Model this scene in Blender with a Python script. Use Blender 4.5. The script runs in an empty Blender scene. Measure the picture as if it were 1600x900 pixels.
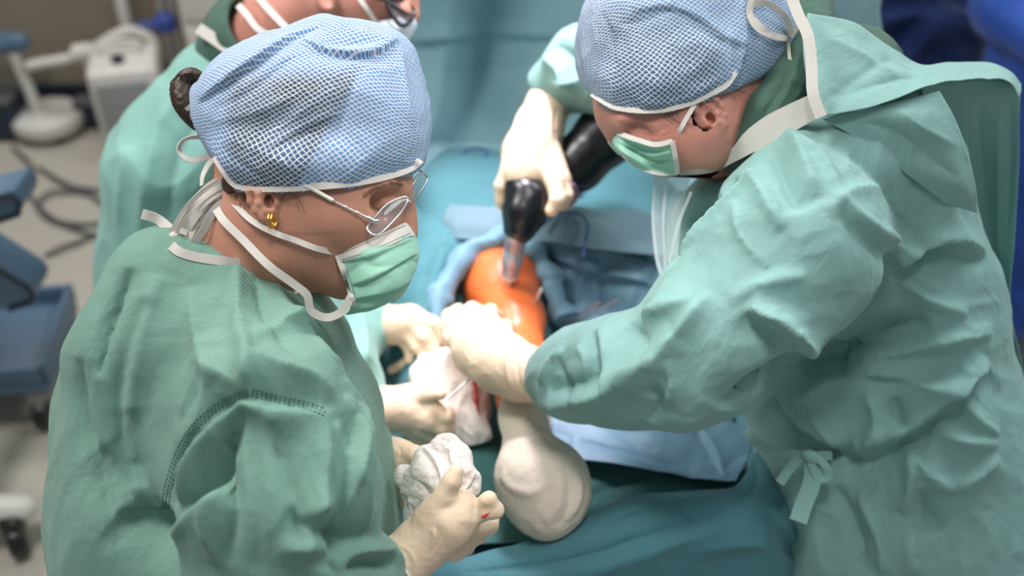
import bpy, math, random
import numpy as np
from mathutils import Vector, Matrix
from mathutils.bvhtree import BVHTree

random.seed(7)
rng = np.random.default_rng(7)
COL = bpy.context.scene.collection

# ------------------------------------------------------------------ camera, light, exposure
PITCH = math.radians(38)
CAM = np.array([0.0, 0.0, 2.0])
FPX = 1600.0
RIGHT = np.array([1.0, 0.0, 0.0])
UP = np.array([0.0, math.sin(PITCH), math.cos(PITCH)])
FWD = np.array([0.0, math.cos(PITCH), -math.sin(PITCH)])
M_WC = np.stack([RIGHT, UP, FWD], 1)          # camera frame (right, up, forward) -> world

cam_d = bpy.data.cameras.new('camera')
cam_o = bpy.data.objects.new('camera', cam_d)
COL.objects.link(cam_o)
cam_o.location = CAM
cam_o.rotation_euler = (math.pi / 2 - PITCH, 0, 0)
cam_d.sensor_width = 36.0
cam_d.lens = 36.0
cam_d.clip_start = 0.05
cam_d.dof.use_dof = True
cam_d.dof.focus_distance = 1.12
cam_d.dof.aperture_fstop = 2.3
bpy.context.scene.camera = cam_o

sc = bpy.context.scene
sc.view_settings.view_transform = 'Standard'
sc.view_settings.look = 'None'
sc.view_settings.gamma = 1.0
sc.view_settings.use_curve_mapping = False
sc.view_settings.exposure = 0.0

w = bpy.data.worlds.new('room_ambient')
sc.world = w
w.use_nodes = True
w.node_tree.nodes['Background'].inputs[0].default_value = (0.90, 0.97, 1.0, 1)
w.node_tree.nodes['Background'].inputs[1].default_value = 0.32


def area(name, loc, target, size, power, color, sy=None):
    l = bpy.data.lights.new(name, 'AREA')
    l.energy = power
    l.color = color
    l.shape = 'RECTANGLE'
    l.size = size
    l.size_y = sy or size
    o = bpy.data.objects.new(name, l)
    COL.objects.link(o)
    o.location = loc
    o.rotation_euler = (Vector(target) - Vector(loc)).to_track_quat('-Z', 'Y').to_euler()
    return o


# ceiling luminaires of the theatre and the operating lamp over the field
area('ceiling_light_near', (-1.15, 1.25, 3.0), (-0.4, 0.9, 1.2), 0.8, 40, (1.0, 0.98, 0.95), 0.6)
area('ceiling_light_right', (1.35, 1.9, 3.0), (0.7, 1.2, 1.2), 0.9, 36, (0.95, 1.0, 1.0), 0.8)
area('ceiling_light_back', (-1.8, 3.4, 3.0), (-1.8, 3.3, 0.0), 1.4, 34, (1.0, 0.97, 0.93), 1.0)
sp = bpy.data.lights.new('operating_lamp', 'SPOT')
sp.energy = 205
sp.color = (0.97, 0.90, 1.0)
sp.spot_size = math.radians(33)
sp.spot_blend = 0.65
sp.shadow_soft_size = 0.16
spo = bpy.data.objects.new('operating_lamp', sp)
COL.objects.link(spo)
spo.location = (-0.05, 1.75, 2.55)
spo.rotation_euler = (Vector((-0.08, 1.28, 0.95)) - Vector(spo.location)).to_track_quat('-Z', 'Y').to_euler()


sp2 = bpy.data.lights.new('added_foot_fill', 'SPOT')  # unseen fill spot, added to brighten the wrapped foot and near drapes
sp2.energy = 62
sp2.color = (1.0, 0.96, 0.95)
sp2.spot_size = math.radians(34)
sp2.spot_blend = 0.8
sp2.shadow_soft_size = 0.2
spo2 = bpy.data.objects.new('added_foot_fill', sp2)
COL.objects.link(spo2)
spo2.location = (0.10, 0.55, 2.75)
spo2.rotation_euler = (Vector((0.06, 1.0, 0.9)) - Vector(spo2.location)).to_track_quat('-Z', 'Y').to_euler()


# ------------------------------------------------------------------ frames
def P(x, y, d):
    """photo pixel + depth (m) -> camera-frame metres"""
    return np.array([(x - 800.0) / FPX * d, (450.0 - y) / FPX * d, d])


def to_world(v):
    return np.asarray(v) @ M_WC.T + CAM


def to_cam(v):
    return (np.asarray(v, float) - CAM) @ M_WC


def PZ(x, y, z):
    """photo pixel on the horizontal plane at height z -> camera frame"""
    r = np.array([(x - 800.0) / FPX, (450.0 - y) / FPX, 1.0])
    wz = (M_WC @ r)[2]
    return r * ((z - CAM[2]) / wz)


def WZ(x, y, z):
    return to_world(PZ(x, y, z))


def WY(x, y, Y):
    """photo pixel on the upright plane at world y = Y -> world"""
    r = M_WC @ np.array([(x - 800.0) / FPX, (450.0 - y) / FPX, 1.0])
    return CAM + r * (Y / r[1])


# ------------------------------------------------------------------ signed distance modelling
class S:
    def __init__(s, res, k=0.02):
        s.res = res; s.k = k; s.ops = []

    def _a(s, fn, lo, hi, k, mode):
        s.ops.append((fn, np.array(lo, float), np.array(hi, float), s.k if k is None else k, mode)); return s

    def cone(s, a, b, ra, rb, k=None, mode='u', flat=1.0):
        """round cone in the camera frame; flat < 1 squeezes depth"""
        a = np.asarray(a, float); b = np.asarray(b, float)
        r = max(ra, rb)
        lo = np.minimum(a - ra, b - rb); hi = np.maximum(a + ra, b + rb)
        sz = 1.0 / flat

        def fn(X, Y, Z):
            ab = (b - a) * np.array([1, 1, sz]); L = max(float(ab @ ab), 1e-9)
            px = X - a[0]; py = Y - a[1]; pz = (Z - a[2]) * sz
            t = np.clip((px * ab[0] + py * ab[1] + pz * ab[2]) / L, 0, 1)
            d = np.sqrt((px - t * ab[0]) ** 2 + (py - t * ab[1]) ** 2 + (pz - t * ab[2]) ** 2)
            return (d - (ra + (rb - ra) * t)) * (flat if flat < 1 else 1)
        if flat > 1:
            lo[2] -= r * (flat - 1); hi[2] += r * (flat - 1)
        return s._a(fn, lo, hi, k, mode)

    def c(s, p, q, k=None, mode='u', flat=1.0, off=0.0):
        """round cone given as (px x, px y, depth, radius px) twice"""
        ra, rb = p[3] * p[2] / FPX + off, q[3] * q[2] / FPX + off
        if off < -.01: ra, rb = max(ra, .012), max(rb, .012)
        return s.cone(P(*p[:3]), P(*q[:3]), ra, rb, k, mode, flat)

    def chain(s, pts, k=None, mode='u', flat=1.0, off=0.0):
        for p, q in zip(pts[:-1], pts[1:]):
            s.c(p, q, k, mode, flat, off)
        return s

    def ell(s, x, y, d, rx, ry, rz, ang=0.0, k=None, mode='u', off=0.0, yaw=0.0, pit=0.0):
        """ellipsoid: centre px, radii px, px, metres; ang turns it in the picture plane (deg, ccw)"""
        c = P(x, y, d); r = np.array([rx * d / FPX + off, ry * d / FPX + off, rz + off])
        R = (Matrix.Rotation(math.radians(ang), 3, 'Z') @ Matrix.Rotation(math.radians(yaw), 3, 'Y') @ Matrix.Rotation(math.radians(pit), 3, 'X'))
        R = np.array(R)
        e = np.sqrt((R ** 2) @ (r ** 2))

        def fn(X, Y, Z):
            p = np.stack([X - c[0], Y - c[1], Z - c[2]], -1) @ R
            k0 = np.sqrt(((p / r) ** 2).sum(-1)); k1 = np.sqrt(((p / r ** 2) ** 2).sum(-1)) + 1e-6
            return k0 * (k0 - 1.0) / k1
        return s._a(fn, c - e, c + e, k, mode)

    def half(s, pt, n, k=None):
        """cut away everything on the +n side of a plane (camera frame)"""
        pt = np.asarray(pt, float); n = np.asarray(n, float); n = n / np.linalg.norm(n)

        def fn(X, Y, Z):
            return -((X - pt[0]) * n[0] + (Y - pt[1]) * n[1] + (Z - pt[2]) * n[2])
        return s._a(fn, [-9] * 3, [9] * 3, k, 's')

    def build(s, smooth=1, sub=0):
        un = [o for o in s.ops if o[4] == 'u']
        m = 3 * s.res
        lo = np.min([o[1] for o in un], 0) - m; hi = np.max([o[2] for o in un], 0) + m
        n = np.ceil((hi - lo) / s.res).astype(int) + 1
        ax = [lo[i] + s.res * np.arange(n[i]) for i in range(3)]
        G = np.full(n, 1.0, np.float32)
        for fn, l, h, k, mode in s.ops:
            mg = max(k, 2.5 * s.res) + 2 * s.res
            i0 = np.clip(((l - mg - lo) / s.res).astype(int), 0, n - 1)
            i1 = np.clip(np.ceil((h + mg - lo) / s.res).astype(int) + 1, 1, n)
            if (i1 <= i0).any(): continue
            sl = tuple(slice(a, b) for a, b in zip(i0, i1))
            X, Y, Z = np.meshgrid(ax[0][sl[0]], ax[1][sl[1]], ax[2][sl[2]], indexing='ij')
            v = fn(X, Y, Z).astype(np.float32)
            g = G[sl]
            if mode == 's':
                v = -v
                if k > 1e-6:
                    hh = np.maximum(k - np.abs(g - v), 0) / k
                    G[sl] = np.maximum(g, v) + hh * hh * k * 0.25
                else: G[sl] = np.maximum(g, v)
            else:
                if k > 1e-6:
                    hh = np.maximum(k - np.abs(g - v), 0) / k
                    G[sl] = np.minimum(g, v) - hh * hh * k * 0.25
                else: G[sl] = np.minimum(g, v)
        V, F = nets(G, lo, s.res)
        V = relax(V, F, smooth)
        for _ in range(sub):
            V, F = subdiv(V, F)
            V = relax(V, F, 1)
        return V, F


def nets(G, lo, res):
    ins = G < 0
    n = np.array(G.shape) - 1
    cnt = np.zeros(n, np.int16); pos = np.zeros(tuple(n) + (3,), np.float32)
    # edge crossings gathered per cell
    for axis in range(3):
        a = [slice(None)] * 3; b = [slice(None)] * 3
        a[axis] = slice(0, -1); b[axis] = slice(1, None)
        A = G[tuple(a)]; B = G[tuple(b)]
        cr = (A < 0) != (B < 0)
        t = np.where(cr, A / np.where(cr, A - B, 1), 0).astype(np.float32)
        o1, o2 = [i for i in range(3) if i != axis]
        for u in (0, 1):
            for v in (0, 1):
                sl = [slice(None)] * 3
                sl[o1] = slice(u, u + n[o1]); sl[o2] = slice(v, v + n[o2])
                c = cr[tuple(sl)]; tt = t[tuple(sl)]
                cnt += c
                pos[..., axis] += np.where(c, tt, 0)
                pos[..., o1] += np.where(c, u, 0)
                pos[..., o2] += np.where(c, v, 0)
    act = cnt > 0
    idx = np.full(n, -1, np.int64)
    I = np.argwhere(act)
    idx[act] = np.arange(len(I))
    V = lo + res * (I + pos[act] / cnt[act][:, None])
    F = []
    for axis in range(3):
        a = [slice(None)] * 3; b = [slice(None)] * 3
        a[axis] = slice(0, -1); b[axis] = slice(1, None)
        A = ins[tuple(a)]; B = ins[tuple(b)]
        o1, o2 = (axis + 1) % 3, (axis + 2) % 3
        for flip in (False, True):
            m = (A & ~B) if not flip else (~A & B)
            E = np.argwhere(m)
            E = E[(E[:, o1] > 0) & (E[:, o2] > 0) & (E[:, o1] < n[o1]) & (E[:, o2] < n[o2])]
            q = []
            for u, v in ((-1, -1), (0, -1), (0, 0), (-1, 0)):
                e = E.copy(); e[:, o1] += u; e[:, o2] += v
                q.append(idx[e[:, 0], e[:, 1], e[:, 2]])
            q = np.stack(q, 1)
            if flip: q = q[:, ::-1]
            F.append(q)
    F = np.concatenate(F)
    return V.astype(np.float64), F[(F >= 0).all(1)]


def relax(V, F, it, lam=0.6):
    if it <= 0: return V
    E = np.concatenate([F[:, [0, 1]], F[:, [1, 2]], F[:, [2, 3]], F[:, [3, 0]]])
    deg = np.bincount(E[:, 0], minlength=len(V)) + np.bincount(E[:, 1], minlength=len(V))
    deg = np.maximum(deg, 1)
    V = V.copy()
    for i in range(it * 2):
        s = np.stack([np.bincount(E[:, 0], V[E[:, 1], j], len(V)) + np.bincount(E[:, 1], V[E[:, 0], j], len(V)) for j in range(3)], 1) / deg[:, None]
        V += (s - V) * (lam if i % 2 == 0 else -lam * 0.92)
    return V


def subdiv(V, F):
    E = np.concatenate([F[:, [0, 1]], F[:, [1, 2]], F[:, [2, 3]], F[:, [3, 0]]])
    Es = np.sort(E, 1)
    key = Es[:, 0] * (len(V) + 1) + Es[:, 1]
    u, first, inv = np.unique(key, return_index=True, return_inverse=True)
    inv = inv.ravel()
    mid = V[Es[first]].mean(1)
    fc = V[F].mean(1)
    nv, ne, nf = len(V), len(u), len(F)
    e = inv.reshape(4, nf) + nv
    c = np.arange(nf) + nv + ne
    Q = [np.stack([F[:, i], e[i], c, e[(i + 3) % 4]], 1) for i in range(4)]
    return np.concatenate([V, mid, fc]), np.concatenate(Q)


def normals(V, F):
    a = V[F[:, 2]] - V[F[:, 0]]; b = V[F[:, 3]] - V[F[:, 1]]
    n = np.cross(a, b)
    N = np.zeros_like(V)
    for i in range(4):
        for j in range(3):
            N[:, j] += np.bincount(F[:, i], n[:, j], len(V))
    return N / (np.linalg.norm(N, axis=1, keepdims=True) + 1e-12)


def catmull(pts, n):
    """resample a polyline of k-vectors smoothly into n points"""
    p = np.asarray(pts, float)
    if len(p) == 2:
        t = np.linspace(0, 1, n)[:, None]
        return p[0] * (1 - t) + p[1] * t
    q = np.vstack([2 * p[0] - p[1], p, 2 * p[-1] - p[-2]])
    out = []
    for u in np.linspace(0, len(p) - 1 - 1e-9, n):
        i = int(u); t = u - i
        a, b, c, d = q[i], q[i + 1], q[i + 2], q[i + 3]
        out.append(0.5 * (2 * b + (c - a) * t + (2 * a - 5 * b + 4 * c - d) * t * t + (3 * b - a - 3 * c + d) * t ** 3))
    return np.array(out)


def wrinkle(V, F, folds, pxd=None):
    """press creases into a cloth: each fold is (kind, width m, height m, [(px,py), ...]);
    the line is laid on the surface and the cloth moved along its own normal around it"""
    N = normals(V, F)
    bvh = BVHTree.FromPolygons(V.tolist(), F.tolist())
    disp = np.zeros(len(V))
    for kind, wd, hgt, line in folds:
        L = catmull(line, max(8, 6 * len(line)))
        pts = []; nr = []
        for x, y in L:
            hit = bvh.ray_cast(Vector((0, 0, 0)), Vector(P(x, y, 1)).normalized())
            if hit[0] is not None:
                pts.append(hit[0]); nr.append(hit[1])
        if len(pts) < 3: continue
        pts = np.array([list(p) for p in pts]); nr = np.array([list(p) for p in nr])
        if len(pts) > 6:
            for _ in range(2): pts[1:-1] = (pts[:-2] + 2 * pts[1:-1] + pts[2:]) / 4
        lo = pts.min(0) - 4 * wd; hi = pts.max(0) + 4 * wd
        sel = np.where(((V > lo) & (V < hi)).all(1))[0]
        if not len(sel): continue
        Q = V[sel]
        best = np.full(len(sel), 1e9); bt = np.zeros(len(sel)); bs = np.ones(len(sel)); bn = np.zeros(len(sel))
        ns = len(pts) - 1
        for i in range(ns):
            a, b = pts[i], pts[i + 1]
            ab = b - a; Ln = max(ab @ ab, 1e-12)
            if Ln > (0.08) ** 2: continue
            t = np.clip((Q - a) @ ab / Ln, 0, 1)
            r = Q - a - t[:, None] * ab
            d = np.linalg.norm(r, axis=1)
            m = d < best
            side = np.sign(r @ np.cross(ab, nr[i]))
            best = np.where(m, d, best); bt = np.where(m, (i + t) / ns, bt); bs = np.where(m, side, bs)
            bn = np.where(m, N[sel] @ nr[i], bn)
        tp = np.sqrt(np.clip(np.sin(np.pi * np.clip(bt, 0.0, 1.0)), 0, 1))
        s = best / wd
        if kind == 'r': f = np.exp(-1.15 * s)
        elif kind == 'v': f = -np.exp(-1.15 * s)
        elif kind == 'b': f = np.exp(-s * s)
        elif kind == 's': f = bs * s * np.exp(1 - s * 1.3) * 0.8 + bs * np.exp(-s * 2) * 0.55
        elif kind == 'z': f = -bs * s * np.exp(1 - s * 1.3) * 0.8 - bs * np.exp(-s * 2) * 0.55
        else: f = 0
        f = np.where(bn > 0.15, f, 0)
        disp[sel] += hgt * f * tp
    E = np.concatenate([F[:, [0, 1]], F[:, [1, 2]], F[:, [2, 3]], F[:, [3, 0]]])
    dg = np.maximum(np.bincount(E[:, 0], minlength=len(V)) + np.bincount(E[:, 1], minlength=len(V)), 1)
    for _ in range(2):
        av = (np.bincount(E[:, 0], disp[E[:, 1]], len(V)) + np.bincount(E[:, 1], disp[E[:, 0]], len(V))) / dg
        disp = .45 * disp + .55 * av
    return V + N * disp[:, None]


def vnoise(Q, seed=0):
    """smooth 3-d value noise, numpy"""
    Q = np.asarray(Q, float); i = np.floor(Q).astype(np.int64); f = Q - i
    f = f * f * (3 - 2 * f)

    def h(a, b, c):
        x = (a * 374761393 + b * 668265263 + c * 2147483647 + seed * 974634777) & 0xffffffff
        x = ((x ^ (x >> 13)) * 1274126177) & 0xffffffff
        return ((x ^ (x >> 16)) & 0xffff) / 32767.5 - 1
    r = 0
    for a in (0, 1):
        for b in (0, 1):
            for c in (0, 1):
                r = r + h(i[:, 0] + a, i[:, 1] + b, i[:, 2] + c) * (f[:, 0] if a else 1 - f[:, 0]) * (f[:, 1] if b else 1 - f[:, 1]) * (f[:, 2] if c else 1 - f[:, 2])
    return r


def crumple(V, F, scale, amp, seed=1, stretch=(1, 1, 1)):
    """ridged cloth noise"""
    N = normals(V, F)
    st = np.array(stretch, float)
    Q = V * scale * st
    Q = Q + 0.6 * np.stack([vnoise(Q * 0.7 + 9, seed + 5), vnoise(Q * 0.7 + 31, seed + 6), vnoise(Q * 0.7 + 77, seed + 7)], 1)
    r = (1 - np.abs(vnoise(Q, seed)) * 2.2) + 0.45 * (1 - np.abs(vnoise(Q * 2.1 + 5, seed + 1)) * 2.2)
    return V + N * (amp * (r - 0.6))[:, None]


# ------------------------------------------------------------------ linking
def thing(name, label, cat, base, group=None):
    o = bpy.data.objects.new(name, None)
    COL.objects.link(o)
    o.location = base
    o.empty_display_size = 0.05
    o['label'] = label; o['category'] = cat
    if group: o['group'] = group
    return o


def tag(o, label=None, cat=None, group=None, kind=None):
    if label: o['label'] = label
    if cat: o['category'] = cat
    if group: o['group'] = group
    if kind: o['kind'] = kind
    return o


def root_loc(o):
    v = np.zeros(3)
    while o is not None:
        v = v + np.array(o.location); o = o.parent
    return v


def link(name, Vw, F, mat, parent=None, smooth=True, uv=None, attr=None, label=None):
    """Vw in world metres"""
    Vw = np.asarray(Vw, float)
    if parent is not None: base = root_loc(parent); loc = np.zeros(3)
    else:
        base = np.array([(Vw[:, 0].min() + Vw[:, 0].max()) / 2, (Vw[:, 1].min() + Vw[:, 1].max()) / 2, Vw[:, 2].min()]); loc = base
    me = bpy.data.meshes.new(name)
    sharp = not isinstance(F, np.ndarray)
    F = F.tolist() if isinstance(F, np.ndarray) else F
    me.from_pydata((Vw - base).tolist(), [], F)
    me.update()
    if smooth: me.polygons.foreach_set('use_smooth', [True] * len(me.polygons))
    me.materials.append(mat)
    if smooth and sharp: me.set_sharp_from_angle(angle=math.radians(52))
    if uv is not None:
        ul = me.uv_layers.new(name='UVMap')
        li = np.zeros(len(me.loops), np.int32); me.loops.foreach_get('vertex_index', li)
        ul.data.foreach_set('uv', np.asarray(uv)[li].astype(np.float32).ravel())
    if attr:
        for k, a in attr.items():
            at = me.attributes.new(k, 'FLOAT', 'POINT')
            at.data.foreach_set('value', np.asarray(a, np.float32))
    o = bpy.data.objects.new(name, me)
    COL.objects.link(o)
    o.location = loc
    if parent is not None: o.parent = parent
    if label: o['label'] = label
    return o


def linkc(name, Vc, F, mat, parent=None, **k):
    """Vc in the camera frame"""
    return link(name, to_world(Vc), F, mat, parent, **k)


def join(parts):
    V = []; F = []; n = 0
    for v, f in parts:
        V.append(np.asarray(v, float))
        f = f.tolist() if isinstance(f, np.ndarray) else f
        F += [[i + n for i in q] for q in f]
        n += len(v)
    return np.concatenate(V), F


def sheet(ctrl, nu, nv):
    """ctrl rows x cols of camera-frame points -> smooth grid"""
    c = np.asarray(ctrl, float)
    a = np.stack([catmull(row, nv) for row in c])
    b = np.stack([catmull(a[:, j], nu) for j in range(nv)], 1)
    V = b.reshape(-1, 3)
    i = np.arange(nu - 1)[:, None] * nv + np.arange(nv - 1)[None]
    i = i.ravel()
    F = np.stack([i, i + nv, i + nv + 1, i + 1], 1)
    return V, F


def solid(o, t=0.0012, off=-1):
    m = o.modifiers.new('thickness', 'SOLIDIFY'); m.thickness = t; m.offset = off
    return o


def sweep(pts, r, n=10, closed=False, cap=True):
    """round tube, r float or list; camera or world frame alike"""
    p = np.asarray(pts, float); k = len(p)
    r = np.broadcast_to(r, (k,)) if np.ndim(r) else np.full(k, r)
    T = np.gradient(p, axis=0)
    if closed: T = np.roll(p, -1, 0) - np.roll(p, 1, 0)
    T /= np.linalg.norm(T, axis=1, keepdims=True) + 1e-12
    u = np.cross(T[0], [0.31, 0.52, 0.8]); u /= np.linalg.norm(u)
    V = []
    for i in range(k):
        u = u - T[i] * (u @ T[i]); u /= np.linalg.norm(u)
        w_ = np.cross(T[i], u)
        for j in range(n):
            a = 2 * math.pi * j / n
            V.append(p[i] + r[i] * (u * math.cos(a) + w_ * math.sin(a)))
    F = []
    for i in range(k if closed else k - 1):
        i2 = (i + 1) % k
        for j in range(n):
            F.append([i * n + j, i * n + (j + 1) % n, i2 * n + (j + 1) % n, i2 * n + j])
    if cap and not closed:
        F.append(list(range(n))[::-1]); F.append([(k - 1) * n + j for j in range(n)])
    return np.array(V), F


def ribbon(pts, width, thick=0.001, n=None, face=None, twist=None):
    """flat strap through camera-frame points, broad side towards `face` (default: the camera)"""
    p = catmull(pts, n or max(12, 7 * len(pts)))
    k = len(p)
    T = np.gradient(p, axis=0); T /= np.linalg.norm(T, axis=1, keepdims=True) + 1e-12
    V = []
    wd = catmull(np.array(width)[:, None], k)[:, 0] if np.ndim(width) else np.full(k, width)
    tw = catmull(np.array(twist, float)[:, None], k)[:, 0] if twist is not None else np.zeros(k)
    for i in range(k):
        nrm = np.array(face if face is not None else -p[i] / np.linalg.norm(p[i]), float)
        s = np.cross(T[i], nrm); s /= np.linalg.norm(s) + 1e-12
        nn = np.cross(s, T[i])
        a = math.radians(tw[i])
        s, nn = s * math.cos(a) + nn * math.sin(a), nn * math.cos(a) - s * math.sin(a)
        h = wd[i] / 2
        V += [p[i] + s * h + nn * thick / 2, p[i] - s * h + nn * thick / 2, p[i] - s * h - nn * thick / 2, p[i] + s * h - nn * thick / 2]
    F = []
    for i in range(k - 1):
        for j in range(4):
            F.append([i * 4 + j, i * 4 + (j + 1) % 4, (i + 1) * 4 + (j + 1) % 4, (i + 1) * 4 + j])
    F.append([3, 2, 1, 0]); F.append([(k - 1) * 4 + j for j in range(4)])
    return np.array(V), F


def boxm(c, s, rz=0.0, bev=0.008, rx=0.0):
    """bevelled box, world frame: centre, full sizes"""
    import bmesh
    bm = bmesh.new()
    bmesh.ops.create_cube(bm, size=1)
    bmesh.ops.scale(bm, vec=s, verts=bm.verts)
    if bev: bmesh.ops.bevel(bm, geom=bm.edges[:], offset=min(bev, min(s) * 0.45), segments=3, affect='EDGES', profile=0.5)
    bmesh.ops.rotate(bm, cent=(0, 0, 0), matrix=Matrix.Rotation(rz, 3, 'Z') @ Matrix.Rotation(rx, 3, 'X'), verts=bm.verts)
    V = np.array([list(v.co) for v in bm.verts]) + np.array(c)
    bm.verts.index_update()
    F = [[v.index for v in f.verts] for f in bm.faces]
    bm.free()
    return V, F


def lathe(prof, base, n=40, axis=(0, 0, 1)):
    """profile [(r, h)] turned about axis through base (world)"""
    ax = Vector(axis).normalized()
    q = ax.to_track_quat('Z', 'Y').to_matrix()
    V = []
    for r, h in prof:
        for j in range(n):
            a = 2 * math.pi * j / n
            V.append(list(q @ Vector((r * math.cos(a), r * math.sin(a), h))))
    F = []
    for i in range(len(prof) - 1):
        for j in range(n):
            F.append([i * n + j, i * n + (j + 1) % n, (i + 1) * n + (j + 1) % n, (i + 1) * n + j])
    F.append(list(range(n))[::-1]); F.append([(len(prof) - 1) * n + j for j in range(n)])
    return np.array(V) + np.array(base), F


# ------------------------------------------------------------------ materials
def lin(r, g, b, k=1.0):
    def f(c):
        c = c / 255.0
        return (c / 12.92 if c <= 0.04045 else ((c + 0.055) / 1.055) ** 2.4) * k
    return (f(r), f(g), f(b), 1.0)


def mat(name, rgb, rough=0.6, metal=0.0, spec=0.5, noise=None, bump=None, sub=0.0, sheen=0.0, trans=0.0, alpha=1.0, coat=0.0):
    m = bpy.data.materials.new(name); m.use_nodes = True
    nt = m.node_tree; b = nt.nodes['Principled BSDF']
    c = lin(*rgb)
    b.inputs['Base Color'].default_value = c
    b.inputs['Roughness'].default_value = rough
    b.inputs['Metallic'].default_value = metal
    b.inputs['Specular IOR Level'].default_value = spec
    b.inputs['Alpha'].default_value = alpha
    if sub:
        b.inputs['Subsurface Weight'].default_value = sub
        b.inputs['Subsurface Radius'].default_value = (1.0, 0.35, 0.2)
        b.inputs['Subsurface Scale'].default_value = 0.006
    if sheen: b.inputs['Sheen Weight'].default_value = sheen
    if trans: b.inputs['Transmission Weight'].default_value = trans
    if coat: b.inputs['Coat Weight'].default_value = coat
    tc = nt.nodes.new('ShaderNodeTexCoord')
    if noise:                                     # (scale, amount)
        n = nt.nodes.new('ShaderNodeTexNoise'); n.inputs['Scale'].default_value = noise[0]; n.inputs['Detail'].default_value = 5
        nt.links.new(tc.outputs['Object'], n.inputs['Vector'])
        mr = nt.nodes.new('ShaderNodeMapRange'); mr.inputs[1].default_value = 0.3; mr.inputs[2].default_value = 0.7
        mr.inputs[3].default_value = 1 - noise[1]; mr.inputs[4].default_value = 1 + noise[1]
        nt.links.new(n.outputs['Fac'], mr.inputs[0])
        vm = nt.nodes.new('ShaderNodeVectorMath'); vm.operation = 'SCALE'; vm.inputs[0].default_value = c[:3]
        nt.links.new(mr.outputs[0], vm.inputs['Scale'])
        nt.links.new(vm.outputs[0], b.inputs['Base Color'])
    if bump:                                      # list of (scale, strength, distance)
        last = None
        for sc_, st, ds in bump:
            n = nt.nodes.new('ShaderNodeTexNoise'); n.inputs['Scale'].default_value = sc_; n.inputs['Detail'].default_value = 3
            nt.links.new(tc.outputs['Object'], n.inputs['Vector'])
            bp = nt.nodes.new('ShaderNodeBump'); bp.inputs['Strength'].default_value = st; bp.inputs['Distance'].default_value = ds
            nt.links.new(n.outputs['Fac'], bp.inputs['Height'])
            if last: nt.links.new(last.outputs[0], bp.inputs['Normal'])
            last = bp
        nt.links.new(last.outputs[0], b.inputs['Normal'])
    return m


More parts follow.
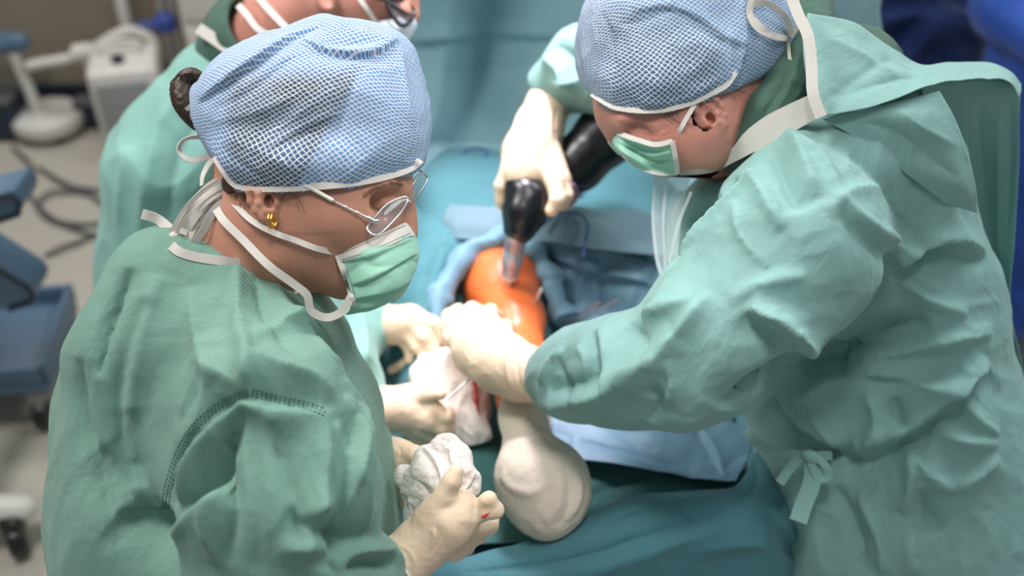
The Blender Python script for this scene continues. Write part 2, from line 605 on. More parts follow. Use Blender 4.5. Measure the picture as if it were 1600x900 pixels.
def cloth(name, rgb, weave=0.0, pitch=0.0028, rough=0.72, crinkle=0.35, var=0.06, transl=0.0, dotc=0.0):
    """non-woven fabric: dot weave, soft crinkles"""
    m = mat(name, rgb, rough, spec=0.3, sheen=0.15)
    nt = m.node_tree; b = nt.nodes['Principled BSDF']; L = nt.links.new
    tc = [n for n in nt.nodes if n.type == 'TEX_COORD'][0]
    c = lin(*rgb)
    n1 = nt.nodes.new('ShaderNodeTexNoise'); n1.inputs['Scale'].default_value = 6; n1.inputs['Detail'].default_value = 6
    L(tc.outputs['Object'], n1.inputs['Vector'])
    mr = nt.nodes.new('ShaderNodeMapRange'); mr.inputs[1].default_value = 0.3; mr.inputs[2].default_value = 0.7
    mr.inputs[3].default_value = 1 - var; mr.inputs[4].default_value = 1 + var
    L(n1.outputs['Fac'], mr.inputs[0])
    k = 2 * math.pi / pitch

    def dot(vec):
        d = nt.nodes.new('ShaderNodeVectorMath'); d.operation = 'DOT_PRODUCT'; d.inputs[1].default_value = vec
        L(tc.outputs['Object'], d.inputs[0])
        s = nt.nodes.new('ShaderNodeMath'); s.operation = 'SINE'; L(d.outputs['Value'], s.inputs[0]); return s
    s1 = dot((k * 0.62, k * 0.2, k * 0.75)); s2 = dot((k * 0.62, -k * 0.35, -k * 0.7))
    pr = nt.nodes.new('ShaderNodeMath'); pr.operation = 'MULTIPLY'; L(s1.outputs[0], pr.inputs[0]); L(s2.outputs[0], pr.inputs[1])
    val = mr.outputs[0]
    if dotc:
        ma = nt.nodes.new('ShaderNodeMath'); ma.operation = 'MULTIPLY_ADD'; ma.inputs[1].default_value = dotc
        L(pr.outputs[0], ma.inputs[0]); L(val, ma.inputs[2]); val = ma.outputs[0]
    vm = nt.nodes.new('ShaderNodeVectorMath'); vm.operation = 'SCALE'; vm.inputs[0].default_value = c[:3]
    L(val, vm.inputs['Scale']); L(vm.outputs[0], b.inputs['Base Color'])
    # soft crinkle
    mp = nt.nodes.new('ShaderNodeMapping'); mp.inputs['Scale'].default_value = (1, 1, 0.45); mp.inputs['Rotation'].default_value = (0.3, 0.5, 0.2)
    L(tc.outputs['Object'], mp.inputs['Vector'])
    n2 = nt.nodes.new('ShaderNodeTexNoise'); n2.inputs['Scale'].default_value = 14; n2.inputs['Detail'].default_value = 4
    n2.inputs['Distortion'].default_value = 0.6
    L(mp.outputs[0], n2.inputs['Vector'])
    ab = nt.nodes.new('ShaderNodeMath'); ab.operation = 'SUBTRACT'; ab.inputs[1].default_value = 0.5; L(n2.outputs['Fac'], ab.inputs[0])
    ab2 = nt.nodes.new('ShaderNodeMath'); ab2.operation = 'ABSOLUTE'; L(ab.outputs[0], ab2.inputs[0])
    b1 = nt.nodes.new('ShaderNodeBump'); b1.inputs['Strength'].default_value = crinkle; b1.inputs['Distance'].default_value = 0.012
    b1.invert = True
    L(ab2.outputs[0], b1.inputs['Height'])
    last = b1
    if weave:
        b2 = nt.nodes.new('ShaderNodeBump'); b2.inputs['Strength'].default_value = weave; b2.inputs['Distance'].default_value = 0.0007
        L(pr.outputs[0], b2.inputs['Height']); L(b1.outputs[0], b2.inputs['Normal']); last = b2
    L(last.outputs[0], b.inputs['Normal'])
    if transl:
        tr = nt.nodes.new('ShaderNodeBsdfTranslucent'); tr.inputs[0].default_value = c
        mx = nt.nodes.new('ShaderNodeMixShader'); mx.inputs[0].default_value = transl
        L(b.outputs[0], mx.inputs[1]); L(tr.outputs[0], mx.inputs[2])
        out = [n for n in nt.nodes if n.type == 'OUTPUT_MATERIAL'][0]
        L(mx.outputs[0], out.inputs[0])
    return m


def net_cloth(name, base, dark, line):
    """cap fabric: blue non-woven under a white lattice; 'hair' attribute = hair showing through"""
    m = mat(name, base, 0.7, spec=0.3)
    nt = m.node_tree; b = nt.nodes['Principled BSDF']; L = nt.links.new
    uv = nt.nodes.new('ShaderNodeUVMap')
    sep = nt.nodes.new('ShaderNodeSeparateXYZ'); L(uv.outputs[0], sep.inputs[0])

    def M(op, a, b_=None, c_=None):
        n = nt.nodes.new('ShaderNodeMath'); n.operation = op
        for i, v in enumerate((a, b_, c_)):
            if v is None: continue
            if isinstance(v, (int, float)): n.inputs[i].default_value = v
            else: L(v, n.inputs[i])
        return n.outputs[0]
    X, Y = sep.outputs[0], sep.outputs[1]
    nz = nt.nodes.new('ShaderNodeTexNoise'); nz.inputs['Scale'].default_value = 0.55; L(uv.outputs[0], nz.inputs['Vector'])
    wob = M('MULTIPLY', M('SUBTRACT', nz.outputs['Fac'], 0.5), 0.9)
    a1 = M('ADD', M('ADD', X, M('MULTIPLY', Y, 1.3)), wob); a2 = M('ADD', M('SUBTRACT', X, M('MULTIPLY', Y, 1.3)), wob)
    d1 = M('ABSOLUTE', M('SUBTRACT', M('FRACT', a1), 0.5)); d2 = M('ABSOLUTE', M('SUBTRACT', M('FRACT', a2), 0.5))
    dm = M('MAXIMUM', d1, d2)
    mr = nt.nodes.new('ShaderNodeMapRange'); mr.inputs[1].default_value = 0.37; mr.inputs[2].default_value = 0.43
    L(dm, mr.inputs[0])
    at = nt.nodes.new('ShaderNodeAttribute'); at.attribute_name = 'hair'
    mix = nt.nodes.new('ShaderNodeMix'); mix.data_type = 'RGBA'
    mix.inputs[6].default_value = lin(*base); mix.inputs[7].default_value = lin(*dark)
    L(at.outputs['Fac'], mix.inputs[0])
    mix2 = nt.nodes.new('ShaderNodeMix'); mix2.data_type = 'RGBA'
    L(mr.outputs[0], mix2.inputs[0]); L(mix.outputs[2], mix2.inputs[6]); mix2.inputs[7].default_value = lin(*line)
    L(mix2.outputs[2], b.inputs['Base Color'])
    b2 = nt.nodes.new('ShaderNodeBump'); b2.inputs['Strength'].default_value = 0.4; b2.inputs['Distance'].default_value = 0.0006
    L(mr.outputs[0], b2.inputs['Height'])
    tc = [n for n in nt.nodes if n.type == 'TEX_COORD'][0]
    L(b2.outputs[0], b.inputs['Normal'])
    return m


M_ = {}
M_['gown_near'] = cloth('gown_green_near', (116, 154, 139), weave=0.4, pitch=0.0026, crinkle=0.6, dotc=0.07)
M_['gown_right'] = cloth('gown_green_right', (136, 177, 171), weave=0.15, pitch=0.0026, crinkle=0.7, dotc=0.015)
M_['gown_back'] = cloth('gown_green_back', (136, 184, 174), crinkle=0.3)
M_['scrub'] = cloth('scrub_green', (66, 98, 84), crinkle=0.4)
M_['white_trim'] = cloth('white_trim', (228, 222, 214), crinkle=0.25, transl=0.15)
M_['drape'] = cloth('drape_teal', (74, 126, 135), crinkle=0.45, var=0.08)
M_['drape_screen'] = cloth('drape_screen_teal', (134, 170, 178), crinkle=0.35, var=0.06)
M_['drape_dark'] = cloth('drape_dark_green', (52, 98, 96), crinkle=0.4)
M_['drape_blue'] = cloth('drape_film_blue', (116, 154, 176), crinkle=0.5, rough=0.45)
M_['drape_grey'] = cloth('drape_pad_grey', (112, 140, 152), crinkle=0.4)
M_['glove'] = mat('latex_glove', (234, 208, 180), 0.5, spec=0.4, sub=0.15, noise=(20, 0.05), bump=[(60, 0.25, 0.004), (14, 0.2, 0.01)])
M_['stocking'] = mat('stockinette', (222, 210, 192), 0.85, spec=0.2, noise=(30, 0.05), bump=[(90, 0.35, 0.004), (12, 0.3, 0.012)])
M_['gauze'] = mat('gauze', (236, 226, 220), 0.9, spec=0.15, noise=(40, 0.07), bump=[(220, 0.6, 0.003), (30, 0.4, 0.008)])
M_['skin_w'] = mat('skin_woman', (186, 134, 112), 0.48, spec=0.4, sub=0.25, noise=(18, 0.07), bump=[(260, 0.12, 0.002)])
M_['skin_m'] = mat('skin_man', (190, 132, 116), 0.48, spec=0.4, sub=0.25, noise=(14, 0.12), bump=[(220, 0.18, 0.002)])
M_['skin_iodine'] = mat('skin_iodine', (238, 118, 62), 0.35, spec=0.5, sub=0.2, noise=(9, 0.12))
M_['mask_green'] = cloth('mask_green', (150, 200, 178), crinkle=0.22, var=0.08)
M_['mask_blue'] = cloth('mask_white_blue', (205, 215, 225), crinkle=0.2)
M_['hair'] = mat('hair_brown', (62, 44, 34), 0.5, bump=[(150, 0.8, 0.004)])
M_['hair_grey'] = mat('hair_grey', (158, 124, 110), 0.7, bump=[(300, 0.8, 0.003)], noise=(90, 0.3))
M_['hair_fine'] = mat('hair_fine', (112, 80, 60), 0.5)
M_['lash'] = mat('lash_dark', (40, 26, 22), 0.6)
M_['chuck'] = mat('chuck_steel', (175, 175, 185), 0.42, metal=0.55)
M_['steel'] = mat('steel', (205, 205, 207), 0.3, metal=1.0)
M_['gold'] = mat('gold', (226, 176, 90), 0.25, metal=1.0)
M_['black'] = mat('black_plastic', (14, 13, 20), 0.32, spec=0.6)
M_['glass'] = mat('lens_glass', (150, 158, 165), 0.03, spec=0.9, alpha=0.16)
M_['clear'] = mat('clear_film', (225, 238, 240), 0.15, alpha=0.28, spec=0.8)
M_['thread'] = mat('seam_thread', (52, 96, 80), 0.8)
M_['stitch'] = mat('stitch_grey', (96, 104, 98), 0.8)
M_['blood'] = mat('blood_red', (190, 60, 50), 0.4)
M_['cuff'] = mat('knit_cuff', (230, 226, 214), 0.9)


def ear(cx, cy, d, s, ang, mirror=1, tilt=0.0, cut=None):
    """outer ear seen from the side; s = half height in px; helix opens towards +x*mirror"""
    q = S(0.0013, 0.003)
    ca, sa = math.cos(math.radians(ang)), math.sin(math.radians(ang))

    def T(u, v, w=0.0):
        u = u * mirror
        x = cx + (u * ca - v * sa) * s; y = cy + (u * sa + v * ca) * s
        return (x, y, d + w + tilt * u * .01)
    r = s
    q.chain([T(.45, .05, .002) + (.26 * r,), T(.35, -.25, .002) + (.28 * r,), T(.15, -.1, .002) + (.36 * r,), T(.15, .3, .002) + (.30 * r,)], k=.004, flat=.45)
    q.chain([T(-.2, 0, .003) + (.34 * r,), T(-.05, -.5, .003) + (.34 * r,), T(-.1, .45, .003) + (.28 * r,)], k=.004, flat=.35)
    q.chain([T(*p) + (rr * r,) for p, rr in (((.42, -.18, .001), .09), ((.44, -.5, -.002), .11), ((.28, -.82, -.004), .13), ((0, -.93, -.005), .14), ((-.32, -.82, -.005), .14), ((-.52, -.5, -.005), .13), ((-.56, -.1, -.004), .12), ((-.46, .28, -.003), .12), ((-.28, .58, -.002), .12))], k=.003)
    q.chain([T(*p) + (rr * r,) for p, rr in (((.05, -.55, -.002), .10), ((-.18, -.3, -.004), .11), ((-.24, .05, -.004), .11), ((-.12, .38, -.003), .11), ((.12, .45, -.002), .09))], k=.004)
    q.chain([T(-.02, .66, .0) + (.24 * r,), T(.08, .84, .001) + (.19 * r,)], k=.006, flat=.6)
    q.chain([T(.34, .02, -.002) + (.10 * r,), T(.34, .22, -.002) + (.11 * r,)], k=.004)
    q.ell(cx, cy, d + .008, .50 * r, .78 * r, .010, ang=-ang, k=.006)
    q.ell(T(.12, .08, 0)[0], T(.12, .08, 0)[1], d + .0, .20 * r, .28 * r, .007, ang=-ang, k=.002, mode='s')
    if cut: q.half(P(cut[0], cut[1], d), (0, 1, 0), k=.002)
    return q.build(1)

# ================================================================== the room
M_['floor'] = mat('floor_vinyl', (186, 180, 168), 0.38, noise=(70, 0.05), bump=[(4, 0.05, 0.01)])
M_['wall'] = mat('wall_taupe', (150, 139, 122), 0.75, noise=(3, 0.04))
M_['wall2'] = mat('wall_blue_grey', (70, 84, 92), 0.8)
M_['white_plastic'] = mat('white_plastic', (222, 218, 212), 0.4, noise=(12, 0.03))
M_['grey_plastic'] = mat('grey_plastic', (150, 150, 150), 0.45)
M_['cart_blue'] = mat('cart_blue_grey', (84, 110, 134), 0.45, noise=(8, 0.06))
M_['cart_dark'] = mat('cart_dark', (34, 46, 62), 0.5)
M_['cable'] = mat('cable_grey', (92, 92, 94), 0.5)
M_['blue_knob'] = mat('blue_knob', (50, 76, 160), 0.4)
M_['navy'] = cloth('navy_cloth', (24, 44, 92), crinkle=0.5)
M_['royal'] = cloth('royal_blue_cloth', (44, 82, 170), crinkle=0.5, var=0.12)
M_['brown'] = mat('brown_panel', (92, 78, 68), 0.6)


def quadbox(lo, hi):
    lo = np.array(lo, float); hi = np.array(hi, float)
    V = [[(lo, hi)[i][0], (lo, hi)[j][1], (lo, hi)[k][2]] for i in (0, 1) for j in (0, 1) for k in (0, 1)]
    return np.array(V), [[0, 1, 3, 2], [4, 6, 7, 5], [0, 4, 5, 1], [2, 3, 7, 6], [0, 2, 6, 4], [1, 5, 7, 3]]


tag(link('floor', *quadbox((-3.2, -0.8, -0.1), (3.2, 4.6, 0)), M_['floor'], smooth=False), kind='structure')
tag(link('wall_back', *quadbox((-3.2, 3.78, 0.0), (3.2, 3.9, 2.9)), M_['wall'], smooth=False), kind='structure')
tag(link('wall_left', *quadbox((-3.2, -0.8, 0.0), (-3.1, 3.78, 2.9)), M_['wall2'], smooth=False), kind='structure')
tag(link('baseboard_back', *boxm((0, 3.772, 0.05), (6.2, 0.016, 0.10), bev=0.004), M_['cart_dark'], smooth=False), kind='structure')

# --- white round stand with its pole
b = WZ(82, 206, 0.0)
st = thing('equipment_stand', 'white round stand base with upright white pole on the floor by the taupe wall', 'stand', b)
V, F = lathe([(0.0, 0.03), (0.13, 0.03), (0.135, 0.034), (0.135, 0.075), (0.125, 0.088), (0.02, 0.092)], b, 48)
link('base', V, F, M_['white_plastic'], st)
for k in range(5):
    a = k * 2 * math.pi / 5 + 0.3
    c = b + np.array([0.10 * math.cos(a), 0.10 * math.sin(a), 0.016])
    link('foot', *lathe([(0.0, -0.016), (0.018, -0.016), (0.02, 0.0), (0.018, 0.016), (0, 0.016)], c, 16), M_['black'], st)
top = b + np.array([-0.055, 0.0, 0.34])
link('pole', *sweep([b + [-0.03, 0, 0.08], b + [-0.04, 0, 0.2], top], 0.022, 14), M_['white_plastic'], st)

# --- blue grey tray head lying on the pole, and the corrugated hose that leaves it
hd = top + np.array([-0.06, 0, 0.03])
s_ = S(0.006, 0.01)
link_c = to_cam(hd)
s_.cone(to_cam(hd + [-0.16, -0.02, 0.0]), to_cam(hd + [0.10, 0.0, 0.01]), 0.05, 0.035, flat=1)
s_.cone(to_cam(hd + [-0.14, -0.05, 0.045]), to_cam(hd + [0.05, -0.04, 0.045]), 0.034, 0.022, mode='s')
V, F = s_.build(1)
tag(linkc('tray', V, F, M_['cart_blue']), 'blue grey plastic tray resting on the white pole at the left edge', 'tray')
hp = [WY(x, y, b[1] - 0.02) for x, y in ((44, 103), (70, 98), (105, 92), (140, 82), (172, 60), (205, 48), (236, 62), (246, 95), (240, 150))]
hp[0][1] += 0.0
pts = catmull(hp, 150)
rr = 0.019 + 0.003 * np.sin(np.arange(150) * 1.6)
hs = thing('breathing_hose', 'pale corrugated hose arching in front of the taupe wall', 'hose', hp[0])
link('tube', *sweep(pts, rr, 14), M_['white_plastic'], hs)
c = pts[52]
link('connector', *sweep([c - [0.035, 0, -0.004], c + [0.035, 0, 0.012]], 0.034, 18), M_['white_plastic'], hs)
link('port', *sweep([c, c + [0.012, -0.02, -0.10]], 0.014, 12), M_['white_plastic'], hs)

# --- white suction unit with round knob
b = WZ(205, 262, 0.0)
un = thing('suction_unit', 'white boxy floor unit with a dark round knob beside the wall', 'medical device', b)
link('housing', *boxm(b + [0.02, 0.12, 0.21], (0.24, 0.24, 0.36), rz=0.25, bev=0.02), M_['white_plastic'], un)
link('front_panel', *boxm(b + [0.045, -0.005, 0.25], (0.18, 0.02, 0.20), rz=0.25, bev=0.006), M_['grey_plastic'], un)
link('knob', *lathe([(0, 0), (0.024, 0), (0.022, 0.02), (0, 0.022)], b + [0.02, 0.08, 0.39], 20), M_['cart_dark'], un)
link('handle', *sweep(catmull([b + [-0.06, 0.12, 0.38], b + [-0.05, 0.13, 0.43], b + [0.07, 0.16, 0.43], b + [0.08, 0.17, 0.38]], 20), 0.009), M_['white_plastic'], un)
for dx, dy in ((-0.07, 0.03), (0.11, 0.05), (-0.09, 0.2), (0.09, 0.22)):
    link('caster', *lathe([(0, -0.015), (0.028, -0.015), (0.03, 0), (0.028, 0.015), (0, 0.015)], b + [dx, dy, 0.03], 16, axis=(1, 0.2, 0)), M_['black'], un)

# --- pipes and poles in front of the back wall
for (x, nm, lb, rad, mt) in ((203, 'drip_pole', 'thick white upright pole in front of the taupe wall', 0.022, 'white_plastic'),
                             (262, 'drip_pole', 'steel upright pole carrying a blue clamp', 0.014, 'steel'),
                             (278, 'drip_pole', 'bare thin steel pole right of the blue clamp', 0.012, 'steel')):
    w0 = WY(x, 60, 3.60)
    base = np.array([w0[0], 3.60, 0.0])
    pt = thing(nm, lb, 'pole', base)
    link('upright', *sweep([base + [0, 0, 0.03], base + [0, 0, 2.0]], rad, 14), M_[mt], pt)
    link('base', *lathe([(0, 0), (0.022, 0), (0.022, 0.02), (0.018, 0.035), (0, 0.035)], base, 24), M_['grey_plastic'], pt)
    if x == 262:
        z0 = WY(258, 36, 3.58)
        link('clamp', *boxm(z0, (0.075, 0.06, 0.07), bev=0.02), M_['blue_knob'], pt)
        link('clamp_screw', *sweep([z0 + [-0.09, -0.02, 0.0], z0 + [0, -0.02, 0]], 0.014), M_['blue_knob'], pt)
b = np.array([WY(362, 40, 3.45)[0], 3.45, 0.0])
tr = thing('instrument_trolley', 'cream trolley with drawers behind the assistant', 'trolley', b)
link('body', *boxm(b + [0.05, 0.12, 0.40], (0.44, 0.30, 0.68), bev=0.015), M_['white_plastic'], tr)
for k in range(3):
    dr = link('drawer', *boxm(b + [0.05, -0.04, 0.20 + 0.21 * k], (0.40, 0.02, 0.18), bev=0.006), M_['white_plastic'], tr)
    link('handle', *boxm(b + [0.05, -0.058, 0.26 + 0.21 * k], (0.20, 0.016, 0.016), bev=0.005), M_['grey_plastic'], dr)
link('green_strip', *boxm(b + [0.05, -0.03, 0.748], (0.42, 0.012, 0.012), bev=0.003), mat('green_strip', (120, 180, 120), 0.5), tr)
for dx, dy in ((-0.12, 0.02), (0.22, 0.02), (-0.12, 0.22), (0.22, 0.22)):
    link('caster', *lathe([(0, -0.015), (0.03, -0.015), (0.032, 0), (0.03, 0.015), (0, 0.015)], b + [dx, dy, 0.032], 16, axis=(1, 0, 0)), M_['black'], tr)

# --- cables on the floor
for i, (pp, lb) in enumerate((
    ([(60, 262), (110, 290), (160, 300), (190, 330), (150, 350), (90, 345), (60, 325), (80, 300), (140, 305), (190, 345)], 'grey looped cable on the floor beneath the round stand'),
    ([(70, 400), (100, 385), (140, 372), (175, 350), (195, 320)], 'grey cable end curling nearest the blue grey bin cart'),
    ([(20, 230), (50, 262), (45, 300), (75, 335), (120, 360), (180, 372)], 'dark cable running right across the floor from the left edge'))):
    p3 = catmull([WZ(x, y, 0.008 + 0.012 * (j % 2)) for j, (x, y) in enumerate(pp)], 70)
    tag(link('floor_cable', *sweep(p3, 0.008, 8), M_['cable']), lb, 'cable')
# dark clutter boxes at the wall foot
for i, (x, y, sx, sy, sz, lb) in enumerate(((18, 205, 0.14, 0.18, 0.16, 'dark low box on the floor at the far left edge'), (160, 196, 0.16, 0.08, 0.10, 'small dark box between round stand and white suction unit'))):
    c = WZ(x, y, 0.0)
    bt = thing('equipment_box', lb, 'box', c)
    link('case', *boxm(c + [0, 0, sz / 2], (sx, sy, sz), bev=0.015), M_['cart_dark'], bt)
    link('lid', *boxm(c + [0, 0, sz + 0.008], (sx * 1.03, sy * 1.03, 0.02), bev=0.006), M_['cable'], bt)

# --- blue grey cart with tilted bins
cb = np.array([-1.62, 1.95, 0.0])
ct = thing('bin_cart', 'blue grey cart with stacked open bins at the left edge', 'cart', cb)
def bz(x, y, z): return WZ(x, y, z)
sh = bz(30, 560, 0.17)
link('bottom_tray', *boxm((-1.53, sh[1] + 0.04, 0.155), (0.62, 0.36, 0.05), rz=0.12, bev=0.022), M_['cart_blue'], ct)
rim = []
cx, cy = -1.53, sh[1] + 0.04
for dx, dy, sx, sy in ((0, -0.17, 0.62, 0.02), (0, 0.17, 0.62, 0.02), (0.30, 0, 0.02, 0.36)):
    a = 0.12
    rim.append(boxm((cx + dx * math.cos(a) - dy * math.sin(a), cy + dx * math.sin(a) + dy * math.cos(a), 0.20), (sx, sy, 0.06), rz=a, bev=0.009))
link('tray_rim', *join(rim), M_['cart_blue'], ct)
for dx, dy in ((-0.22, -0.13), (0.27, -0.12), (-0.22, 0.14), (0.27, 0.17)):
    cst = link('caster', *lathe([(0, -0.016), (0.044, -0.016), (0.048, 0), (0.044, 0.016), (0, 0.016)], (cx + dx, cy + dy, 0.048), 20, axis=(1, 0.3, 0)), M_['black'], ct)
    link('fork', *boxm((cx + dx, cy + dy, 0.105), (0.035, 0.035, 0.06), bev=0.008), M_['grey_plastic'], cst)
for dy in (-0.12, 0.14):
    link('upright', *boxm((-1.50, cy + dy, 0.62), (0.05, 0.04, 0.92), bev=0.01), M_['cart_dark'], ct)
link('back_box', *boxm((-1.60, cy + 0.02, 0.36), (0.26, 0.24, 0.30), bev=0.02), M_['cart_dark'], ct)


def bin_shape(x0, y0, z0, L, H, D):
    """open-topped bin with a swept front; profile in x-z, extruded in y"""
    prof = [(0, 0)] + [(L * t, H * (t ** 2.2) * 0.75) for t in np.linspace(0.15, 1, 9)]
    out = np.array(prof); inn = out + np.array([-0.004, 0.012])
    V = []; F = []
    poly = np.vstack([out, inn[::-1]]); m = len(poly)
    for y in (0, D):
        V += [[x0 + p[0], y0 + y, z0 + p[1]] for p in poly]
    for i in range(m): F.append([i, (i + 1) % m, m + (i + 1) % m, m + i])
    F.append(list(range(m))[::-1]); F.append([m + i for i in range(m)])
    parts = [(np.array(V), F)]
    for y in (0, D - 0.008):
        side = np.vstack([out, [[0, H]]]); ms = len(side)
        W = [[x0 + p[0], y0 + y + t, z0 + p[1]] for t in (0, 0.008) for p in side]
        G = [[i, (i + 1) % ms, ms + (i + 1) % ms, ms + i] for i in range(ms)] + [list(range(ms))[::-1], [ms + i for i in range(ms)]]
        parts.append((np.array(W), G))
    return join(parts)


for (x, y, z, L, H) in ((58, 452, 0.52, 0.34, 0.25), (38, 312, 0.82, 0.32, 0.08)):
    e = bz(x, y, z)
    prof = [(0, 0), (L * .80, 0), (L * .97, .02), (L, .045), (L * .97, .07), (L * .72, H * .62), (L * .45, H * .92), (L * .3, H), (0, H)]
    m = len(prof)
    V = [[e[0] - L + p[0], e[1] - .02 + yy, z - .04 + p[1]] for yy in (0, .10) for p in prof]
    F = [[i, (i + 1) % m, m + (i + 1) % m, m + i] for i in range(m)] + [list(range(m))[::-1], [m + i for i in range(m)]]
    bn = link('bin', np.array(V), F, M_['cart_blue'], ct)
    link('rim', *sweep([[e[0] - L + p[0], e[1] - .024, z - .04 + p[1]] for p in prof[1:8]], .007, 8), M_['cart_dark'], bn)

# --- white stand base with black wheel, bottom left
b = WZ(30, 872, 0.0)
wb = thing('stand_base', 'white plastic stand foot with a black caster at the bottom left corner', 'stand', b)
s_ = S(0.008, 0.03)
s_.cone(to_cam(b + [-0.30, 0.02, 0.14]), to_cam(b + [0.02, 0.06, 0.11]), 0.05, 0.032)
s_.cone(to_cam(b + [-0.14, 0.06, 0.12]), to_cam(b + [-0.13, 0.30, 0.34]), 0.045, 0.03)
V, F = s_.build(1)
linkc('leg', V, F, M_['white_plastic'], wb)
cst = link('caster', *lathe([(0, -0.018), (0.04, -0.018), (0.044, 0), (0.04, 0.018), (0, 0.018)], b + [0.0, 0.02, 0.044], 22, axis=(1, 0.5, 0)), M_['black'], wb)
link('axle_housing', *boxm(b + [0.0, 0.03, 0.09], (0.05, 0.05, 0.05), bev=0.012), M_['black'], cst)

# --- right background: blue-gowned colleague and covered equipment

M_['navy_cord'] = mat('navy_cord', (50, 74, 130), .5)
# ================================================================== operating table and drapes
tb = np.array([0.12, 1.35, 0.0])
tbl = thing('operating_table', 'operating table under the teal drapes', 'table', tb)
link('tabletop', *boxm(tb + [0, 0.02, 0.74], (0.52, 1.15, 0.07), bev=0.02), M_['cart_dark'], tbl)
link('column', *boxm(tb + [0, 0, 0.40], (0.22, 0.30, 0.62), bev=0.03), M_['grey_plastic'], tbl)
link('base', *boxm(tb + [0, 0, 0.06], (0.44, 0.85, 0.12), bev=0.03), M_['grey_plastic'], tbl)

# main drape: pixel, height
def zrow(*p): return [PZ(*q) for q in p]
ctrl = []
for yy, zz in ((2.02, .45), (1.94, .84), (1.78, .95), (1.60, 1.00), (1.46, .97), (1.34, .885), (1.22, .865), (1.08, .84), (.94, .81), (.80, .78), (.70, .70), (.66, .30)):
    lo_z = min(zz - .12, .80)
    ctrl.append([to_cam([x, yy, z]) for x, z in ((-.325, min(.22, zz - .2)), (-.30, lo_z * .8), (-.255, lo_z), (-.16, zz), (0.0, zz + .01), (.13, zz + .005), (.26, zz), (.37, lo_z + .03), (.44, lo_z * .85), (.455, min(.22, zz - .2)))])
V, F = sheet(ctrl, 150, 150)
V = wrinkle(V, F, [
    ('r', .012, .012, [(700, 400), (800, 360), (900, 372), (1010, 400)]),
    ('v', .014, .014, [(820, 400), (900, 395), (980, 410)]),
    ('r', .014, .014, [(660, 520), (650, 420), (700, 350)]),
    ('v', .012, .012, [(640, 600), (620, 520), (640, 440)]),
    ('r', .010, .010, [(880, 430), (950, 420), (1010, 440)]),
    ('r', .010, .012, [(900, 520), (960, 450), (1000, 400)]),
    ('s', .014, .012, [(850, 440), (870, 500), (930, 540)]),
    ('r', .012, .008, [(900, 660), (1000, 700), (1130, 740)]),
    ('v', .015, .012, [(870, 700), (980, 760), (1080, 780)]),
    ('r', .012, .010, [(660, 800), (720, 740), (760, 700)]),
])
V = crumple(V, F, 9, .006, 3)
main = linkc('surgical_drape', V, F, M_['drape'])
solid(main)
tag(main, 'large teal drape covering the patient and operating table', 'drape')

# screen drape hanging behind the field
def yrow(*p): return [to_cam(WY(*q)) for q in p]
ctrl = [
    yrow((540, -160, 1.86), (680, -170, 1.84), (800, -170, 1.87), (930, -170, 1.84), (1080, -170, 1.87), (1230, -160, 1.84), (1400, -130, 1.87)),
    yrow((560, 0, 1.84), (660, 0, 1.82), (790, 0, 1.90), (930, 0, 1.82), (1080, 0, 1.86), (1230, 0, 1.82), (1372, 10, 1.86)),
    yrow((565, 110, 1.84), (665, 110, 1.80), (800, 110, 1.88), (930, 110, 1.80), (1080, 110, 1.84), (1230, 110, 1.80), (1400, 120, 1.84)),
    yrow((565, 220, 1.78), (665, 215, 1.74), (790, 215, 1.82), (930, 215, 1.76), (1080, 215, 1.80), (1230, 215, 1.76), (1400, 220, 1.80)),
    yrow((565, 310, 1.68), (670, 300, 1.66), (790, 300, 1.70), (930, 300, 1.68), (1080, 300, 1.70), (1230, 300, 1.68), (1400, 300, 1.7)),
]
V, F = sheet(ctrl, 90, 160)
V = wrinkle(V, F, [
    ('r', .030, .030, [(775, -20), (765, 80), (740, 180), (690, 280)]),
    ('v', .035, .035, [(900, 90), (860, 160), (800, 230), (740, 290)]),
    ('r', .025, .020, [(920, 150), (850, 210), (790, 270)]),
    ('s', .012, .006, [(640, 70), (760, 60), (900, 60)]),
    ('r', .012, .008, [(660, 230), (720, 220), (800, 235), (900, 260)]),
    ('v', .020, .012, [(700, 0), (690, 120), (670, 220)]),
])
V = crumple(V, F, 5, .006, 8)
scr = solid(linkc('screen_drape', V, F, M_['drape_screen']))
tag(scr, 'pale teal sheet hanging upright behind the operating field', 'drape')

# frame that carries the screen
fr = thing('drape_stand', 'steel frame holding up the hanging teal sheet', 'frame', np.array([0, 1.93, 0]))
a = WY(545, -170, 1.90); b = WY(1400, -140, 1.90)
link('rail', *sweep([a, b], 0.010), M_['steel'], fr)
for q in (a, b):
    link('post', *sweep([[q[0], q[1], 0.03], q], 0.012), M_['steel'], fr)
    link('foot', *boxm((q[0], q[1], 0.02), (0.06, 0.4, 0.04), bev=0.01), M_['steel'], fr)

